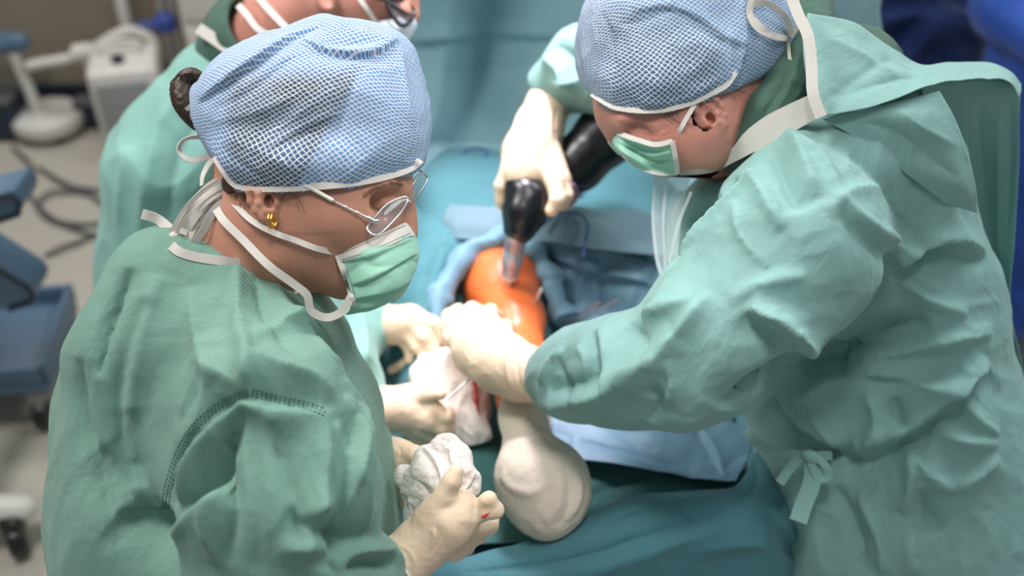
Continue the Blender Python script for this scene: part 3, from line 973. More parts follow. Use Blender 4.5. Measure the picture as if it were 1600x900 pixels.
# second drape in the foreground, hanging over the table end
ctrl = [
    zrow((560, 905, .83), (680, 880, .86), (800, 850, .88), (900, 815, .90), (1000, 772, .93), (1090, 768, .93), (1150, 762, .92), (1178, 712, .93), (1186, 706, .93)),
    zrow((540, 930, .82), (680, 915, .85), (800, 885, .885), (900, 850, .91), (1000, 800, .94), (1090, 795, .94), (1170, 800, .93), (1205, 770, .92), (1216, 762, .91)),
    zrow((540, 980, .78), (680, 970, .82), (800, 950, .84), (900, 920, .86), (1000, 880, .89), (1100, 870, .89), (1200, 870, .88), (1255, 840, .86), (1270, 832, .84)),
    zrow((540, 1060, .6), (680, 1060, .66), (800, 1060, .68), (900, 1040, .70), (1000, 1010, .72), (1100, 1000, .73), (1210, 1000, .72), (1290, 930, .72), (1310, 915, .70)),
    zrow((560, 1300, .25), (680, 1300, .28), (800, 1300, .28), (900, 1300, .28), (1000, 1300, .28), (1100, 1300, .28), (1220, 1300, .28), (1330, 1200, .3), (1350, 1180, .3)),
]
V, F = sheet(ctrl, 110, 190)
V = wrinkle(V, F, [
    ('r', .010, .010, [(720, 895), (860, 880), (980, 850), (1080, 815), (1160, 790)]),
    ('v', .014, .010, [(760, 900), (900, 895), (1020, 860), (1130, 825)]),
    ('r', .008, .008, [(1150, 790), (1180, 760), (1180, 720)]),
    ('s', .012, .010, [(1200, 800), (1240, 850), (1290, 895)]),
    ('s', .006, .005, [(1040, 755), (1060, 790), (1085, 820)]),
    ('r', .012, .008, [(930, 830), (980, 800), (1050, 780)]),
    ('v', .012, .008, [(1090, 860), (1180, 850), (1260, 890)]),
])
V = crumple(V, F, 7, .004, 4)
tag(solid(linkc('end_drape', V, F, M_['drape'])), 'deep teal drape bunched over the near end of the table', 'drape')

# dark green layer beneath the foot, film strip, grey pad, blue film folds
def layer(name, rows, nu, nv, mt, label, cat, folds=(), cr=(8, .004, 5), t=0.0012):
    V, F = sheet([zrow(*r) for r in rows], nu, nv)
    if folds: V = wrinkle(V, F, folds)
    V = crumple(V, F, *cr)
    o = solid(linkc(name, V, F, mt), t)
    return tag(o, label, cat)


layer('under_drape', [
    [(700, 690, .865), (800, 690, .87), (900, 700, .875), (1000, 710, .885), (1090, 720, .885), (1180, 735, .87)],
    [(690, 760, .86), (800, 770, .865), (900, 770, .87), (1000, 770, .875), (1100, 780, .875), (1190, 790, .86)],
    [(680, 850, .85), (800, 850, .85), (900, 850, .855), (1000, 850, .86), (1110, 850, .86), (1200, 850, .84)]],
    50, 90, M_['drape_dark'], 'dark green sheet lying beneath the wrapped foot', 'drape',
    [('r', .012, .010, [(900, 800), (950, 760), (1040, 735)]), ('v', .012, .010, [(720, 740), (760, 760), (780, 800)])])
layer('film_drape', [
    [(860, 640, .91), (940, 645, .915), (1020, 650, .915), (1100, 655, .905), (1170, 665, .90)],
    [(862, 680, .90), (940, 682, .905), (1020, 688, .905), (1100, 695, .90), (1175, 700, .89)],
    [(868, 715, .895), (940, 722, .90), (1020, 735, .90), (1100, 748, .90), (1150, 752, .89)]],
    50, 90, M_['drape_blue'], 'glossy pale blue film strip right of the wrapped foot', 'drape',
    [('r', .007, .006, [(905, 690), (1000, 712), (1120, 745)]), ('v', .008, .006, [(930, 665), (1020, 668), (1090, 672)]), ('s', .006, .006, [(1080, 650), (1110, 700), (1130, 745)])], (14, .003, 11))
layer('absorbent_pad', [
    [(676, 318, .975), (712, 319, 1.015), (780, 322, 1.03), (860, 322, 1.03), (940, 328, 1.025), (1030, 330, 1.01)],
    [(676, 345, .97), (712, 347, 1.01), (780, 350, 1.02), (860, 352, 1.02), (940, 358, 1.015), (1040, 362, 1.00)],
    [(680, 372, .955), (715, 373, .995), (780, 376, 1.005), (860, 380, 1.005), (940, 392, 1.0), (1045, 402, .985)]],
    30, 70, M_['drape_grey'], 'grey blue pad strip lying across the drape behind the knee', 'pad',
    [('r', .006, .004, [(850, 372), (890, 345), (940, 340), (985, 370)])], (10, .003, 6))
layer('blue_drape', [
    [(846, 380, .985), (900, 385, .99), (960, 395, .985), (1040, 410, .965), (1090, 420, .95)],
    [(850, 420, .935), (905, 418, .965), (965, 422, .965), (1045, 445, .945), (1090, 455, .93)],
    [(862, 470, .90), (910, 462, .93), (965, 458, .945), (1040, 485, .92), (1085, 500, .91)],
    [(880, 530, .885), (930, 520, .90), (975, 512, .905), (1040, 540, .90), (1085, 555, .90)]],
    70, 80, M_['drape_blue'], 'folded blue drape heaped to the right of the orange knee', 'drape',
    [('r', .010, .014, [(930, 500), (935, 440), (960, 405), (1010, 400)]), ('v', .010, .012, [(900, 520), (905, 450), (920, 405)]), ('r', .008, .010, [(960, 520), (1000, 470), (1030, 420)]),
     ('s', .010, .010, [(860, 400), (930, 430), (1020, 445)])], (10, .006, 12))
# rolled rim of the drape round the knee
rimp = [(672, 560, .90), (682, 490, .94), (700, 440, .965), (728, 400, .985), (770, 376, 1.0), (820, 380, .995), (846, 410, .97), (866, 450, .945), (884, 500, .92)]
rp = catmull([PZ(*q) for q in rimp], 80)
V, F = sweep(rp, 0.020 + 0.004 * np.sin(np.arange(80) * 0.5), 16)
Fq = np.array([f for f in F if len(f) == 4])
V = crumple(V, Fq, 22, .006, 21)
tag(linkc('drape_roll', V, F, M_['drape_blue']), 'rolled blue rim of drape curling around the orange knee', 'drape')
# left fold of drape descending beside the assistant's hand
layer('side_drape', [
    [(600, 300, .96), (650, 320, .98), (690, 350, .995), (730, 372, .995)],
    [(596, 400, .93), (640, 400, .97), (680, 405, .985), (712, 408, .97)],
    [(590, 500, .88), (625, 500, .92), (655, 500, .95), (686, 498, .93)],
    [(585, 600, .82), (615, 605, .86), (640, 605, .89), (662, 600, .88)]],
    80, 40, M_['drape'], 'teal fold of drape falling left of the orange knee', 'drape',
    [('r', .012, .014, [(640, 590), (650, 480), (690, 380)]), ('v', .012, .014, [(615, 580), (622, 480), (650, 380)]), ('r', .010, .008, [(610, 440), (640, 360), (680, 340)])])
# white pad under the lower leg
s_ = S(0.005, 0.03)
s_.chain([(700, 560, 1.66, 30), (690, 600, 1.60, 38), (715, 640, 1.555, 38), (745, 675, 1.52, 24)], k=.03, flat=.5)
s_.chain([(850, 505, 1.78, 22), (905, 500, 1.80, 17)], k=.03, flat=.6)
s_.chain([(870, 660, 1.56, 26), (885, 675, 1.54, 22)], k=.03, flat=.6)
s_.chain([(700, 590, 1.66, 26), (800, 600, 1.70, 26), (875, 640, 1.64, 22)], k=.03, flat=.5)
s_.chain([(780, 590, 1.72, 22), (870, 515, 1.80, 18)], k=.03, flat=.5)
V, F = s_.build(1, 1)
V = crumple(V, F, 24, .004, 14)
towel = tag(linkc('white_towel', V, F, M_['gauze']), 'white towel bunched beneath the patient\'s lower leg', 'towel')

# ================================================================== patient
pb = np.array([0.0, 1.3, 0.86])
pat = thing('person', 'patient lying under teal drapes with one orange painted knee and a wrapped foot', 'person', pb)
s_ = S(0.006, 0.03)
leg = [(800, 330, 2.02, 52), (786, 395, 1.90, 56), (784, 445, 1.74, 56), (805, 500, 1.66, 42), (812, 560, 1.60, 36), (815, 620, 1.52, 34), (818, 655, 1.46, 32)]
foot = [(818, 655, 1.46, 36), (826, 700, 1.42, 42), (840, 740, 1.385, 55), (868, 795, 1.38, 42)]
s_.chain(leg, k=.03)
s_.chain([(818, 655, 1.46, 31), (826, 700, 1.42, 36), (838, 740, 1.40, 46), (866, 790, 1.40, 34)], k=.02)
V, F = s_.build(2, 0)
linkc('body', V, F, M_['skin_iodine'], pat)
s_ = S(0.004, 0.02)
s_.chain([(814, 625, 1.50, 35.5), (818, 655, 1.455, 35), (824, 690, 1.42, 38)], k=.02)
s_.ell(832, 738, 1.375, 56, 48, .050, ang=0, k=.035)
s_.ell(866, 788, 1.365, 44, 56, .045, ang=-28, k=.05)
s_.ell(850, 760, 1.38, 66, 70, .045, ang=-30, k=.03)
s_.half(to_cam(to_world(P(812, 612, 1.50))), (0, 1, .3))
V, F = s_.build(1, 1)
V = wrinkle(V, F, [
    ('b', .007, .0055, [(885, 815), (900, 790), (905, 760), (895, 735)]),
    ('v', .007, .0045, [(870, 825), (888, 795), (890, 755), (880, 730)]),
    ('b', .006, .0035, [(850, 820), (872, 790), (876, 750)]),
    ('b', .007, .0035, [(782, 740), (800, 762), (830, 770), (862, 752)]),
    ('v', .008, .0015, [(790, 700), (815, 712), (850, 700)]),
    ('r', .004, .002, [(800, 655), (830, 660), (850, 655)]), ('r', .004, .002, [(795, 675), (830, 682), (860, 672)]),
])
V = crumple(V, F, 30, .0007, 15)
linkc('stockinette', V, F, M_['stocking'], pat, label='cream wrapped foot')

# blood streaks near the towel
s_ = S(0.003, 0.004)
s_.chain([(741, 598, 1.535, 5), (744, 625, 1.52, 4), (748, 650, 1.51, 2)], flat=.5)
tag(linkc('blood_stain', *s_.build(1), M_['blood']), 'small red blood streak on the white towel beside the leg', 'blood')

# tubes lying on the drape behind the drill
tag(link('suction_tube', *sweep(catmull([WZ(704, 284, 1.0), WZ(735, 292, 1.0), WZ(800, 300, 1.005), WZ(880, 300, 1.01), WZ(905, 292, 1.015)], 50), np.interp(np.linspace(0, 1, 50), [0, .8, .9, 1], [.008, .008, .010, .018]), 12), M_['white_plastic']),
    'white tube lying across the drape behind the drill hand', 'tube')
for pp, lb in (([(846, 352), (872, 334), (905, 334), (918, 352), (914, 380), (912, 402)], 'thin dark blue cord lying across the grey blue pad'),
               ([(716, 250), (735, 232), (760, 236), (752, 256), (728, 262), (712, 274)], 'thin dark cord looped on the teal drape left of the drill hand')):
    tag(link('thin_cord', *sweep(catmull([WZ(x, y, 1.035 if 'blue cord' in lb else 1.005) for x, y in pp], 50), .0022, 8), M_['navy_cord']), lb, 'cord')

# ================================================================== shared people helpers
def col_uv(Vc, org, ax, up, scale):
    """unwrap round axis `ax`: (distance along, angle round * radius)"""
    ax = np.array(ax, float); ax /= np.linalg.norm(ax)
    up = np.array(up, float); up = up - ax * (up @ ax); up /= np.linalg.norm(up)
    sd = np.cross(ax, up)
    r = Vc - org
    u = r @ ax; a = np.arctan2(r @ sd, r @ up)
    return np.stack([u / scale, a * 0.105 / scale], 1)


def hand_prims(s, wrist, palm, fingers, off=0.0, k=0.012, kf=0.004):
    """wrist/palm: chains of (x,y,d,r px); fingers: list of chains"""
    s.chain(wrist, k=k, off=off)
    s.chain(palm, k=k, off=off)
    for f in fingers:
        s.chain(f, k=kf, off=off)
    return s


def skirt(s, top_w, z_to, r0, r1, k=.1, x_off=0, y_off=0, flat=1.0):
    a = np.array(top_w, float); b = np.array([a[0] + x_off, a[1] + y_off, z_to])
    s.cone(to_cam(a), to_cam(b), r0, r1, k=k)


def legs(s, hip, spread, r=0.085, k=.03, direction=(0, 1)):
    h = np.array(hip, float)
    for sgn in (-1, 1):
        o = np.array([direction[1] * sgn * spread, -direction[0] * sgn * spread, 0])
        knee = h + o; knee[2] = 0.48
        ank = knee.copy(); ank[2] = 0.09
        s.cone(to_cam(h + o * 0.8), to_cam(knee), r * 1.0, r * 0.72, k=k)
        s.cone(to_cam(knee), to_cam(ank), r * 0.72, r * 0.5, k=k)
        toe = ank + np.array([direction[0], direction[1], 0]) * 0.15; toe[2] = 0.035
        heel = ank.copy(); heel[2] = 0.05
        s.cone(to_cam(heel), to_cam(toe), 0.05, 0.035, k=k)


def shoe(name, ank, direction, parent, mt):
    d = np.array([direction[0], direction[1], 0.0])
    s = S(0.008, 0.02)
    a = np.array(ank, float)
    s.cone(to_cam(a + [0, 0, .055] - d * .02), to_cam(a + d * 0.17 + [0, 0, .045]), 0.055, 0.045, k=.02)
    s.half(to_cam(a + [0, 0, 0.002]), to_cam([0, 0, 1]) * 0 + (M_WC.T @ np.array([0, 0, -1.0])), k=.004)
    V, F = s.build(1)
    return linkc(name, V, F, mt, parent)


M_['clog'] = mat('clog_white', (210, 212, 214), 0.5)
M_['trouser'] = cloth('trouser_green', (70, 104, 92), crinkle=.4)

# ================================================================== woman, near left
wb_ = np.array([-0.36, 0.78, 0.0])
wom = thing('person', 'woman in green gown, glasses and blue net cap bowed over folded gauze', 'person', wb_)

# ---- gown
def woman_gown(s, off=0.0, detail=True):
    # back and trunk
    s.chain([(262, 440, 1.12, 78), (235, 560, 1.12, 108), (262, 720, 1.14, 122), (315, 900, 1.18, 150)], k=.06, off=off)
    s.chain([(345, 468, 1.13, 66), (420, 530, 1.16, 88), (455, 640, 1.20, 100), (480, 800, 1.22, 105)], k=.06, off=off)
    s.chain([(258, 446, 1.12, 74), (350, 468, 1.13, 60), (430, 492, 1.14, 42)], k=.05, off=off)
    s.chain([(160, 560, 1.17, 40), (160, 640, 1.19, 44), (205, 800, 1.22, 52)], k=.06, off=off)
    s.chain([(300, 560, 1.13, 110), (340, 740, 1.16, 130)], k=.06, off=off)
    # collar column
    s.chain([(290, 440, 1.14, 44), (390, 460, 1.14, 48), (450, 478, 1.15, 34)], k=.03, off=off)
    # near (right) shoulder and arm
    s.chain([(380, 560, 1.07, 92), (400, 650, 1.02, 100), (415, 770, 1.00, 104), (430, 880, 1.00, 106)], k=.05, off=off)
    s.chain([(470, 640, 1.03, 70), (500, 760, 1.02, 80), (500, 880, 1.02, 90)], k=.05, off=off)
    # forearm to the cuff
    s.chain([(440, 940, 1.02, 95), (540, 920, 1.06, 62), (598, 892, 1.10, 39)], k=.04, off=off)
    # far (left) arm in front of chest
    s.chain([(470, 530, 1.22, 60), (515, 640, 1.26, 62), (540, 760, 1.28, 62), (560, 820, 1.27, 48)], k=.05, off=off)
    s.chain([(560, 830, 1.27, 40), (566, 760, 1.28, 30), (585, 716, 1.28, 26)], k=.04, off=off)


g = S(0.0065, 0.04)
woman_gown(g)
tw = to_world(P(330, 860, 1.17))
skirt(g, tw, 0.42, 0.155, 0.20, k=.12, y_off=0.03)
# neck opening
g.chain([(372, 350, 1.14, 56), (372, 432, 1.14, 50)], k=.012, mode='s')
V, F = g.build(2, 1)
V = crumple(V, F, 9, .0035, 31, (1, .6, 1))
V = crumple(V, F, 24, .0009, 33, (1, .5, 1))
wf = [
    # shoulder seam area: sleeve head tucks
    ('s', .012, .006, [(498, 640), (440, 636), (388, 622)]),
    ('s', .012, .006, [(388, 622), (330, 652), (290, 700), (268, 760), (262, 800)]),
    ('r', .010, .006, [(388, 520), (388, 570), (390, 622)]),
    ('v', .006, .004, [(395, 640), (400, 760), (405, 898)]),
    # big tuck under shoulder on the back
    ('v', .018, .022, [(262, 800), (300, 770), (345, 700), (385, 640)]),
    ('r', .014, .012, [(270, 838), (300, 800), (340, 760)]),
    ('v', .020, .018, [(180, 798), (230, 840), (275, 862)]),
    ('v', .014, .008, [(150, 700), (200, 790), (262, 830)]),
    # vertical folds of back
    ('v', .007, .009, [(205, 420), (185, 460), (160, 520), (150, 590)]),
    ('r', .012, .008, [(250, 430), (222, 520), (205, 620), (200, 720)]),
    ('v', .014, .008, [(230, 470), (195, 560), (180, 660), (190, 760)]),
    ('v', .010, .007, [(122, 560), (125, 650), (150, 760), (180, 860)]),
    ('v', .012, .008, [(200, 640), (205, 720), (235, 850)]),
    ('r', .010, .006, [(300, 450), (310, 520), (330, 600)]),
    ('v', .014, .005, [(330, 540), (300, 600), (270, 660)]),
    # chest folds
    ('r', .007, .006, [(370, 410), (372, 480), (380, 560), (388, 600)]),
    ('v', .010, .006, [(400, 430), (420, 500), (470, 560)]),
    ('r', .009, .006, [(430, 440), (450, 500), (500, 550), (545, 590)]),
    ('r', .010, .007, [(400, 530), (460, 500), (520, 540)]),
    ('r', .012, .007, [(395, 560), (440, 575), (500, 600), (545, 680)]),
    ('r', .010, .006, [(535, 590), (560, 650), (568, 740), (580, 830)]),
    ('v', .016, .010, [(548, 640), (540, 690), (532, 780), (520, 850)]),
    ('r', .012, .012, [(530, 620), (555, 680), (545, 760), (530, 840)]),
    # sleeve
    ('r', .012, .008, [(500, 640), (510, 720), (490, 820), (470, 890)]),
    ('r', .008, .008, [(470, 810), (500, 790), (525, 780)]),
    ('v', .010, .008, [(450, 800), (490, 830), (540, 840)]),
    ('r', .010, .007, [(430, 860), (490, 850), (530, 880)]),
    ('v', .014, .012, [(512, 896), (525, 862), (548, 848), (590, 842)]),
    ('r', .006, .008, [(522, 890), (560, 862), (600, 862), (630, 880)]),
    ('v', .006, .007, [(540, 895), (580, 878), (615, 882)]),
    ('r', .008, .006, [(330, 760), (320, 820), (340, 880)]),
    ('v', .012, .008, [(350, 720), (360, 800), (352, 880)]),
    ('r', .010, .006, [(300, 560), (350, 590), (385, 615)]),
    ('r', .006, .005, [(520, 660), (540, 710), (552, 760)]),
    ('v', .006, .005, [(425, 660), (450, 740), (470, 800)]),
]
V = wrinkle(V, F, [(k_, w_ * 1.15, h_ * 2.2, l_) for k_, w_, h_, l_ in wf])
gown_w = linkc('surgical_gown', V, F, M_['gown_near'], wom)
gw_bvh = BVHTree.FromPolygons(V.tolist(), F.tolist())


def on(bvh, x, y, lift=0.001, dflt=1.1):
    r = Vector(P(x, y, 1)).normalized()
    h = bvh.ray_cast(Vector((0, 0, 0)), r)
    p = np.array(h[0]) if h[0] is not None else P(x, y, dflt)
    return p - np.array(r) * lift


# stitched seam: two dotted rows over the shoulder
def stitches(bvh, line, step, rad, parent, name, mt, offs=(0,)):
    parts = []
    for oy in offs:
        L = catmull(line, 60)
        T = np.gradient(L, axis=0); T /= np.linalg.norm(T, axis=1, keepdims=True)
        L = L + np.stack([-T[:, 1], T[:, 0]], 1) * oy
        Q = np.array([on(bvh, x, y, 0.0004) for x, y in L])
        s = np.r_[0, np.cumsum(np.linalg.norm(np.diff(Q, axis=0), axis=1))]
        n = int(s[-1] / step)
        for i in range(n):
            a, b = (i + 0.15) * step, (i + 0.7) * step
            pa = np.array([np.interp(a, s, Q[:, j]) for j in range(3)]); pb = np.array([np.interp(b, s, Q[:, j]) for j in range(3)])
            parts.append(sweep([pa, (pa + pb) / 2, pb], rad, 5))
    V, F = join(parts)
    return linkc(name, V, F, mt, parent)


stitches(gw_bvh, [(390, 618), (350, 634), (310, 668), (284, 710), (268, 760), (262, 800)], .0045, .0007, gown_w, 'seam', M_['thread'], (0, 5, 10))
stitches(gw_bvh, [(392, 618), (430, 628), (470, 636), (510, 650)], .0045, .0007, gown_w, 'seam', M_['thread'], (0, -5, -10))

# white collar binding round the neck opening
V, F = ribbon([on(gw_bvh, x, y, .003) for x, y in ((268, 384), (282, 394), (310, 402), (350, 408), (390, 414), (420, 424), (448, 440), (466, 458))], 0.010, .003, 60)
linkc('collar_binding', V, F, M_['white_trim'], gown_w)

# neck ties and bow at the nape
tw_ = [
    ([(300, 380, 1.12), (318, 330, 1.12), (345, 290, 1.12), (356, 276, 1.12)], .020, 'ties'),
    ([(272, 376, 1.10), (300, 330, 1.10), (330, 296, 1.10), (358, 284, 1.10)], .016, 'ties'),
    ([(262, 372, 1.095), (250, 390, 1.09), (232, 410, 1.085)], .010, 'ties'),
    ([(222, 334, 1.10), (245, 342, 1.10), (262, 356, 1.095), (270, 372, 1.09)], .011, 'ties'),
    ([(300, 384, 1.10), (318, 350, 1.095), (345, 318, 1.09), (352, 300, 1.09)], .009, 'ties'),
    ([(340, 300, 1.09), (322, 310, 1.085), (300, 335, 1.085), (285, 366, 1.08)], .008, 'ties'),
]
for pts, wd, _ in tw_:
    V, F = ribbon([P(*q) for q in pts], wd, .0012, 40, twist=[0, 25, -15, 10][:len(pts)])
    linkc('neck_tie', V, F, M_['white_trim'], gown_w)
link('knot', *(lambda v: (to_world(v[0]), v[1]))(S(.003, .006).ell(270, 372, 1.085, 14, 9, .006, 40).build(1)), M_['white_trim'], gown_w)

for i in range(9):
    a_ = i / 8
    p0 = (262 + 34 * a_, 384 + 4 * a_, 1.088 + .006 * math.sin(i * 2.1)); p3 = (346 + 14 * a_, 284 + 26 * a_, 1.090)
    m1 = (284 + 30 * a_ + 4 * math.sin(i * 1.7), 336 + 22 * a_ + 3 * math.cos(i * 2.3), 1.082 + .004 * math.sin(i * 1.3))
    m2 = (314 + 22 * a_, 304 + 24 * a_ + 3 * math.sin(i * 3.1), 1.082 + .004 * math.cos(i))
    V, F = ribbon([P(*q) for q in (p0, m1, m2, p3)], .0085, .0009, 30, twist=[0, 22 * math.sin(i), 30 * math.cos(i * 1.4), 0])
    linkc('neck_tie', V, F, M_['white_trim'], gown_w)

# ---- hands (gloved); same shapes, slimmer, are the hands of the body
RW = dict(  # near hand holding the gauze
    cut=(P(612, 878, 1.11), (-.73, -.66, .15)),
    wrist=[(596, 906, 1.115, 53), (640, 868, 1.125, 40), (668, 842, 1.13, 40)],
    palm=[(668, 842, 1.13, 41), (700, 812, 1.13, 44), (716, 800, 1.13, 36)],
    fingers=[
        [(672, 812, 1.12, 26), (694, 778, 1.115, 19), (706, 752, 1.11, 15), (712, 738, 1.11, 12.5)],          # thumb, over the gauze
        [(706, 808, 1.13, 26), (745, 800, 1.135, 17), (774, 797, 1.13, 13.5), (764, 780, 1.125, 12), (757, 781, 1.125, 10.5)],  # index, hooked up
        [(712, 826, 1.145, 24), (744, 826, 1.16, 17), (764, 822, 1.17, 14), (770, 812, 1.18, 11)],
        [(704, 842, 1.15, 22), (730, 844, 1.17, 16), (748, 838, 1.185, 12), (752, 826, 1.20, 10)],
        [(690, 856, 1.15, 22), (712, 862, 1.165, 14), (730, 856, 1.185, 11), (736, 846, 1.2, 9)],
    ])
LW = dict(  # far hand under the gauze
    wrist=[(560, 770, 1.30, 40), (585, 724, 1.29, 34), (606, 714, 1.28, 30)],
    palm=[(606, 712, 1.28, 28), (634, 716, 1.27, 26)],
    fingers=[
        [(620, 704, 1.27, 20), (648, 710, 1.255, 15), (664, 722, 1.245, 12), (668, 738, 1.24, 11)],
        [(606, 722, 1.28, 24), (600, 746, 1.27, 17), (612, 772, 1.26, 12)],
        [(596, 728, 1.28, 22), (592, 756, 1.28, 16), (604, 790, 1.27, 11)],
        [(640, 724, 1.27, 18), (652, 748, 1.26, 13), (650, 772, 1.255, 10.5)],
        [(625, 728, 1.275, 18), (632, 758, 1.265, 13), (632, 786, 1.26, 10)],
    ])


def glove(H, parent, folds=(), kw=None, mt=None, res=.0026, name='glove'):
    s = S(res, .008)
    hand_prims(s, H['wrist'], H['palm'], H['fingers'], 0.0)
    if 'cut' in H: s.half(*H['cut'], k=.004)
    V, F = s.build(1, 1)
    if folds: V = wrinkle(V, F, folds)
    V = crumple(V, F, 45, .0005, 5)
    glove.bvh = BVHTree.FromPolygons(V.tolist(), F.tolist())
    return linkc(name, V, F, mt or M_['glove'], parent)


glove(RW, wom, [('s', .003, .0025, [(676, 858), (682, 838), (680, 824)]), ('v', .002, .0018, [(690, 862), (694, 846), (690, 834)]),
                ('v', .002, .0014, [(668, 856), (672, 842)][:2] + [(670, 830)]), ('r', .003, .002, [(620, 850), (640, 862), (650, 885)]),
                ('v', .003, .0016, [(742, 812), (740, 800), (742, 790)])], mt=None)
rw_bvh = glove.bvh
glove(LW, wom, [('v', .003, .003, [(606, 700), (612, 716), (610, 730)]), ('v', .003, .0025, [(620, 694), (626, 708), (624, 720)]), ('r', .003, .0025, [(598, 700), (604, 716), (600, 730)])])
# rolled glove edge over the sleeve
V, F = sweep(catmull([on(rw_bvh, x, y, .0010, 1.08) for x, y in ((596, 856), (606, 864), (616, 873), (626, 883), (634, 893), (639, 901))], 40), .0018, 10)
linkc('glove_rim', V, F, M_['cuff'], wom)
V, F = S(.002, .003).chain([(749, 812, 1.1185, 1.6), (757, 806, 1.1175, 1.4), (768, 799, 1.117, 2.0)], flat=.5).build(1)
linkc('blood_spot', V, F, M_['blood'], wom)

# ---- body with head
hd_ = S(0.0032, 0.02)
hd_.ell(470, 205, 1.135, 142, 122, .078, ang=-12, k=.02)             # skull
hd_.ell(568, 268, 1.13, 70, 64, .066, ang=-20, k=.05)                # forehead
hd_.ell(566, 342, 1.13, 62, 76, .056, ang=16, k=.05)                 # face
hd_.ell(505, 335, 1.105, 68, 56, .046, ang=-20, k=.05)               # near cheek
hd_.ell(505, 335, 1.165, 68, 56, .046, ang=-20, k=.05)               # far cheek
hd_.ell(555, 345, 1.098, 34, 28, .030, ang=-20, k=.04)               # cheekbone
hd_.chain([(436, 338, 1.095, 34), (475, 398, 1.105, 30), (536, 425, 1.125, 24)], k=.04)     # near jaw
hd_.chain([(436, 338, 1.17, 34), (475, 398, 1.165, 30), (536, 425, 1.13, 24)], k=.04)
hd_.ell(553, 424, 1.13, 26, 22, .026, k=.03)                         # chin
hd_.chain([(624, 300, 1.13, 9), (629, 335, 1.13, 11), (638, 364, 1.13, 13)], k=.02)       # nose
hd_.ell(628, 374, 1.115, 11, 9, .009, k=.012)
hd_.chain([(606, 398, 1.12, 18), (612, 398, 1.14, 18)], k=.03)       # mouth
hd_.chain([(560, 300, 1.078, 9), (598, 291, 1.084, 9), (618, 294, 1.103, 8)], k=.03)      # near brow ridge
hd_.ell(600, 316, 1.078, 24, 14, .011, ang=8, k=.022, mode='s')      # eye socket
hd_.ell(598, 317, 1.090, 19, 13, .0115, k=.010)                      # lids over the eyeball
hd_.ell(600, 316, 1.182, 24, 15, .014, ang=8, k=.022, mode='s')
hd_.ell(598, 317, 1.166, 18, 13, .0115, k=.010)
# neck
hd_.chain([(405, 305, 1.135, 62), (375, 370, 1.14, 66), (345, 430, 1.15, 78)], k=.04)
hd_.chain([(430, 330, 1.125, 50), (410, 400, 1.135, 56), (390, 440, 1.15, 60)], k=.04)
hd_.chain([(428, 350, 1.085, 14), (440, 400, 1.09, 12), (462, 440, 1.12, 12)], k=.025)      # neck sinew
# ear
Vh, Fh = hd_.build(1, 1)
Vh = wrinkle(Vh, Fh, [
    ('v', .0016, .0016, [(582, 322), (594, 328), (608, 326), (618, 318)]),        # lid line
    ('v', .002, .0012, [(584, 310), (600, 305), (616, 305)]),
    ('r', .004, .002, [(566, 302), (590, 292), (625, 290)]),
    ('v', .005, .0022, [(448, 372), (462, 410), (470, 440)]),
    ('v', .005, .0012, [(520, 380), (530, 405), (535, 425)]),
    ('v', .003, .0012, [(440, 395), (452, 420), (458, 445)]),
])
ear_w = ear(416, 313, 1.060, 43, -14, 1, cut=(400, 297))
bd = S(0.008, 0.04)
woman_gown(bd, off=-.048)
hand_prims(bd, LW['wrist'], LW['palm'], [], -.006)
hand_prims(bd, RW['wrist'], RW['palm'], [], -.006)
hip = to_world(P(330, 900, 1.18))
skirt(bd, hip, hip[2] - 0.15, .13, .13)
legs(bd, hip - [0, 0, .1], 0.10, direction=(0.8, 0.6))
Vb, Fb = bd.build(1)
fgs = []
for H in (RW, LW):
    s = S(.004, .006)
    hand_prims(s, H['wrist'][1:], H['palm'], H['fingers'], -.0025)
    fgs.append(s.build(0))
V, F = join([(Vh, Fh), ear_w, (Vb, Fb)] + fgs)
body_w = linkc('body', V, F, M_['skin_w'], wom)
hbv = BVHTree.FromPolygons(Vh.tolist(), Fh.tolist())
# trousers and clogs
s = S(.009, .03)
legs(s, hip - [0, 0, .1], 0.10, r=.10, direction=(0.8, 0.6))
s.half(to_cam([hip[0], hip[1], 0.10]), M_WC.T @ np.array([0, 0, -1.0]), k=.002)
s.half(to_cam([hip[0], hip[1], 0.52]), M_WC.T @ np.array([0, 0, 1.0]), k=.002)
V, F = s.build(1)
linkc('trousers', V, F, M_['trouser'], wom)
for sgn in (-1, 1):
    o = np.array([0.6 * sgn * .10, -0.8 * sgn * .10, 0])
    shoe('clog', [hip[0] + o[0], hip[1] + o[1], 0.0], (0.8, 0.6), wom, M_['clog'])

# hair: fringe at the ear and nape, bun, brows
s = S(.003, .012)
s.ell(384, 290, 1.125, 30, 26, .062, ang=20, k=.01)
s.ell(415, 284, 1.10, 40, 14, .040, ang=0, k=.01)
V, F = s.build(1, 1)
hair = linkc('hair', V, F, M_['hair'], wom)
# loose strands at temple and nape
st_ = []
for i in range(90):
    a = rng.uniform(0, 1)
    x0, y0 = 372 + 70 * a, 292 + 4 * rng.random()
    x1, y1 = x0 - 10 + 18 * rng.random(), y0 + 12 + 26 * rng.random() * (1 - a * .5)
    p0 = on(hbv, x0, y0, .0012); p2 = on(hbv, x1, y1, .0008); p1 = on(hbv, (x0 + x1) / 2 + rng.normal() * 3, (y0 + y1) / 2, .0014)
    if abs(p0[2] - p2[2]) < .03: st_.append(sweep(catmull([p0, p1, p2], 8), .00018, 4))
for i in range(5):
    x0, y0 = 438 + 22 * rng.random(), 300
    p = [on(hbv, x0 + dx, y0 + dy, .0010) for dx, dy in ((0, 0), (12 + 4 * rng.random(), 12), (20, 24 + 5 * rng.random()), (16 + 9 * rng.random(), 32))]
    st_.append(sweep(catmull(p, 10), .0001, 4))
V, F = join(st_)
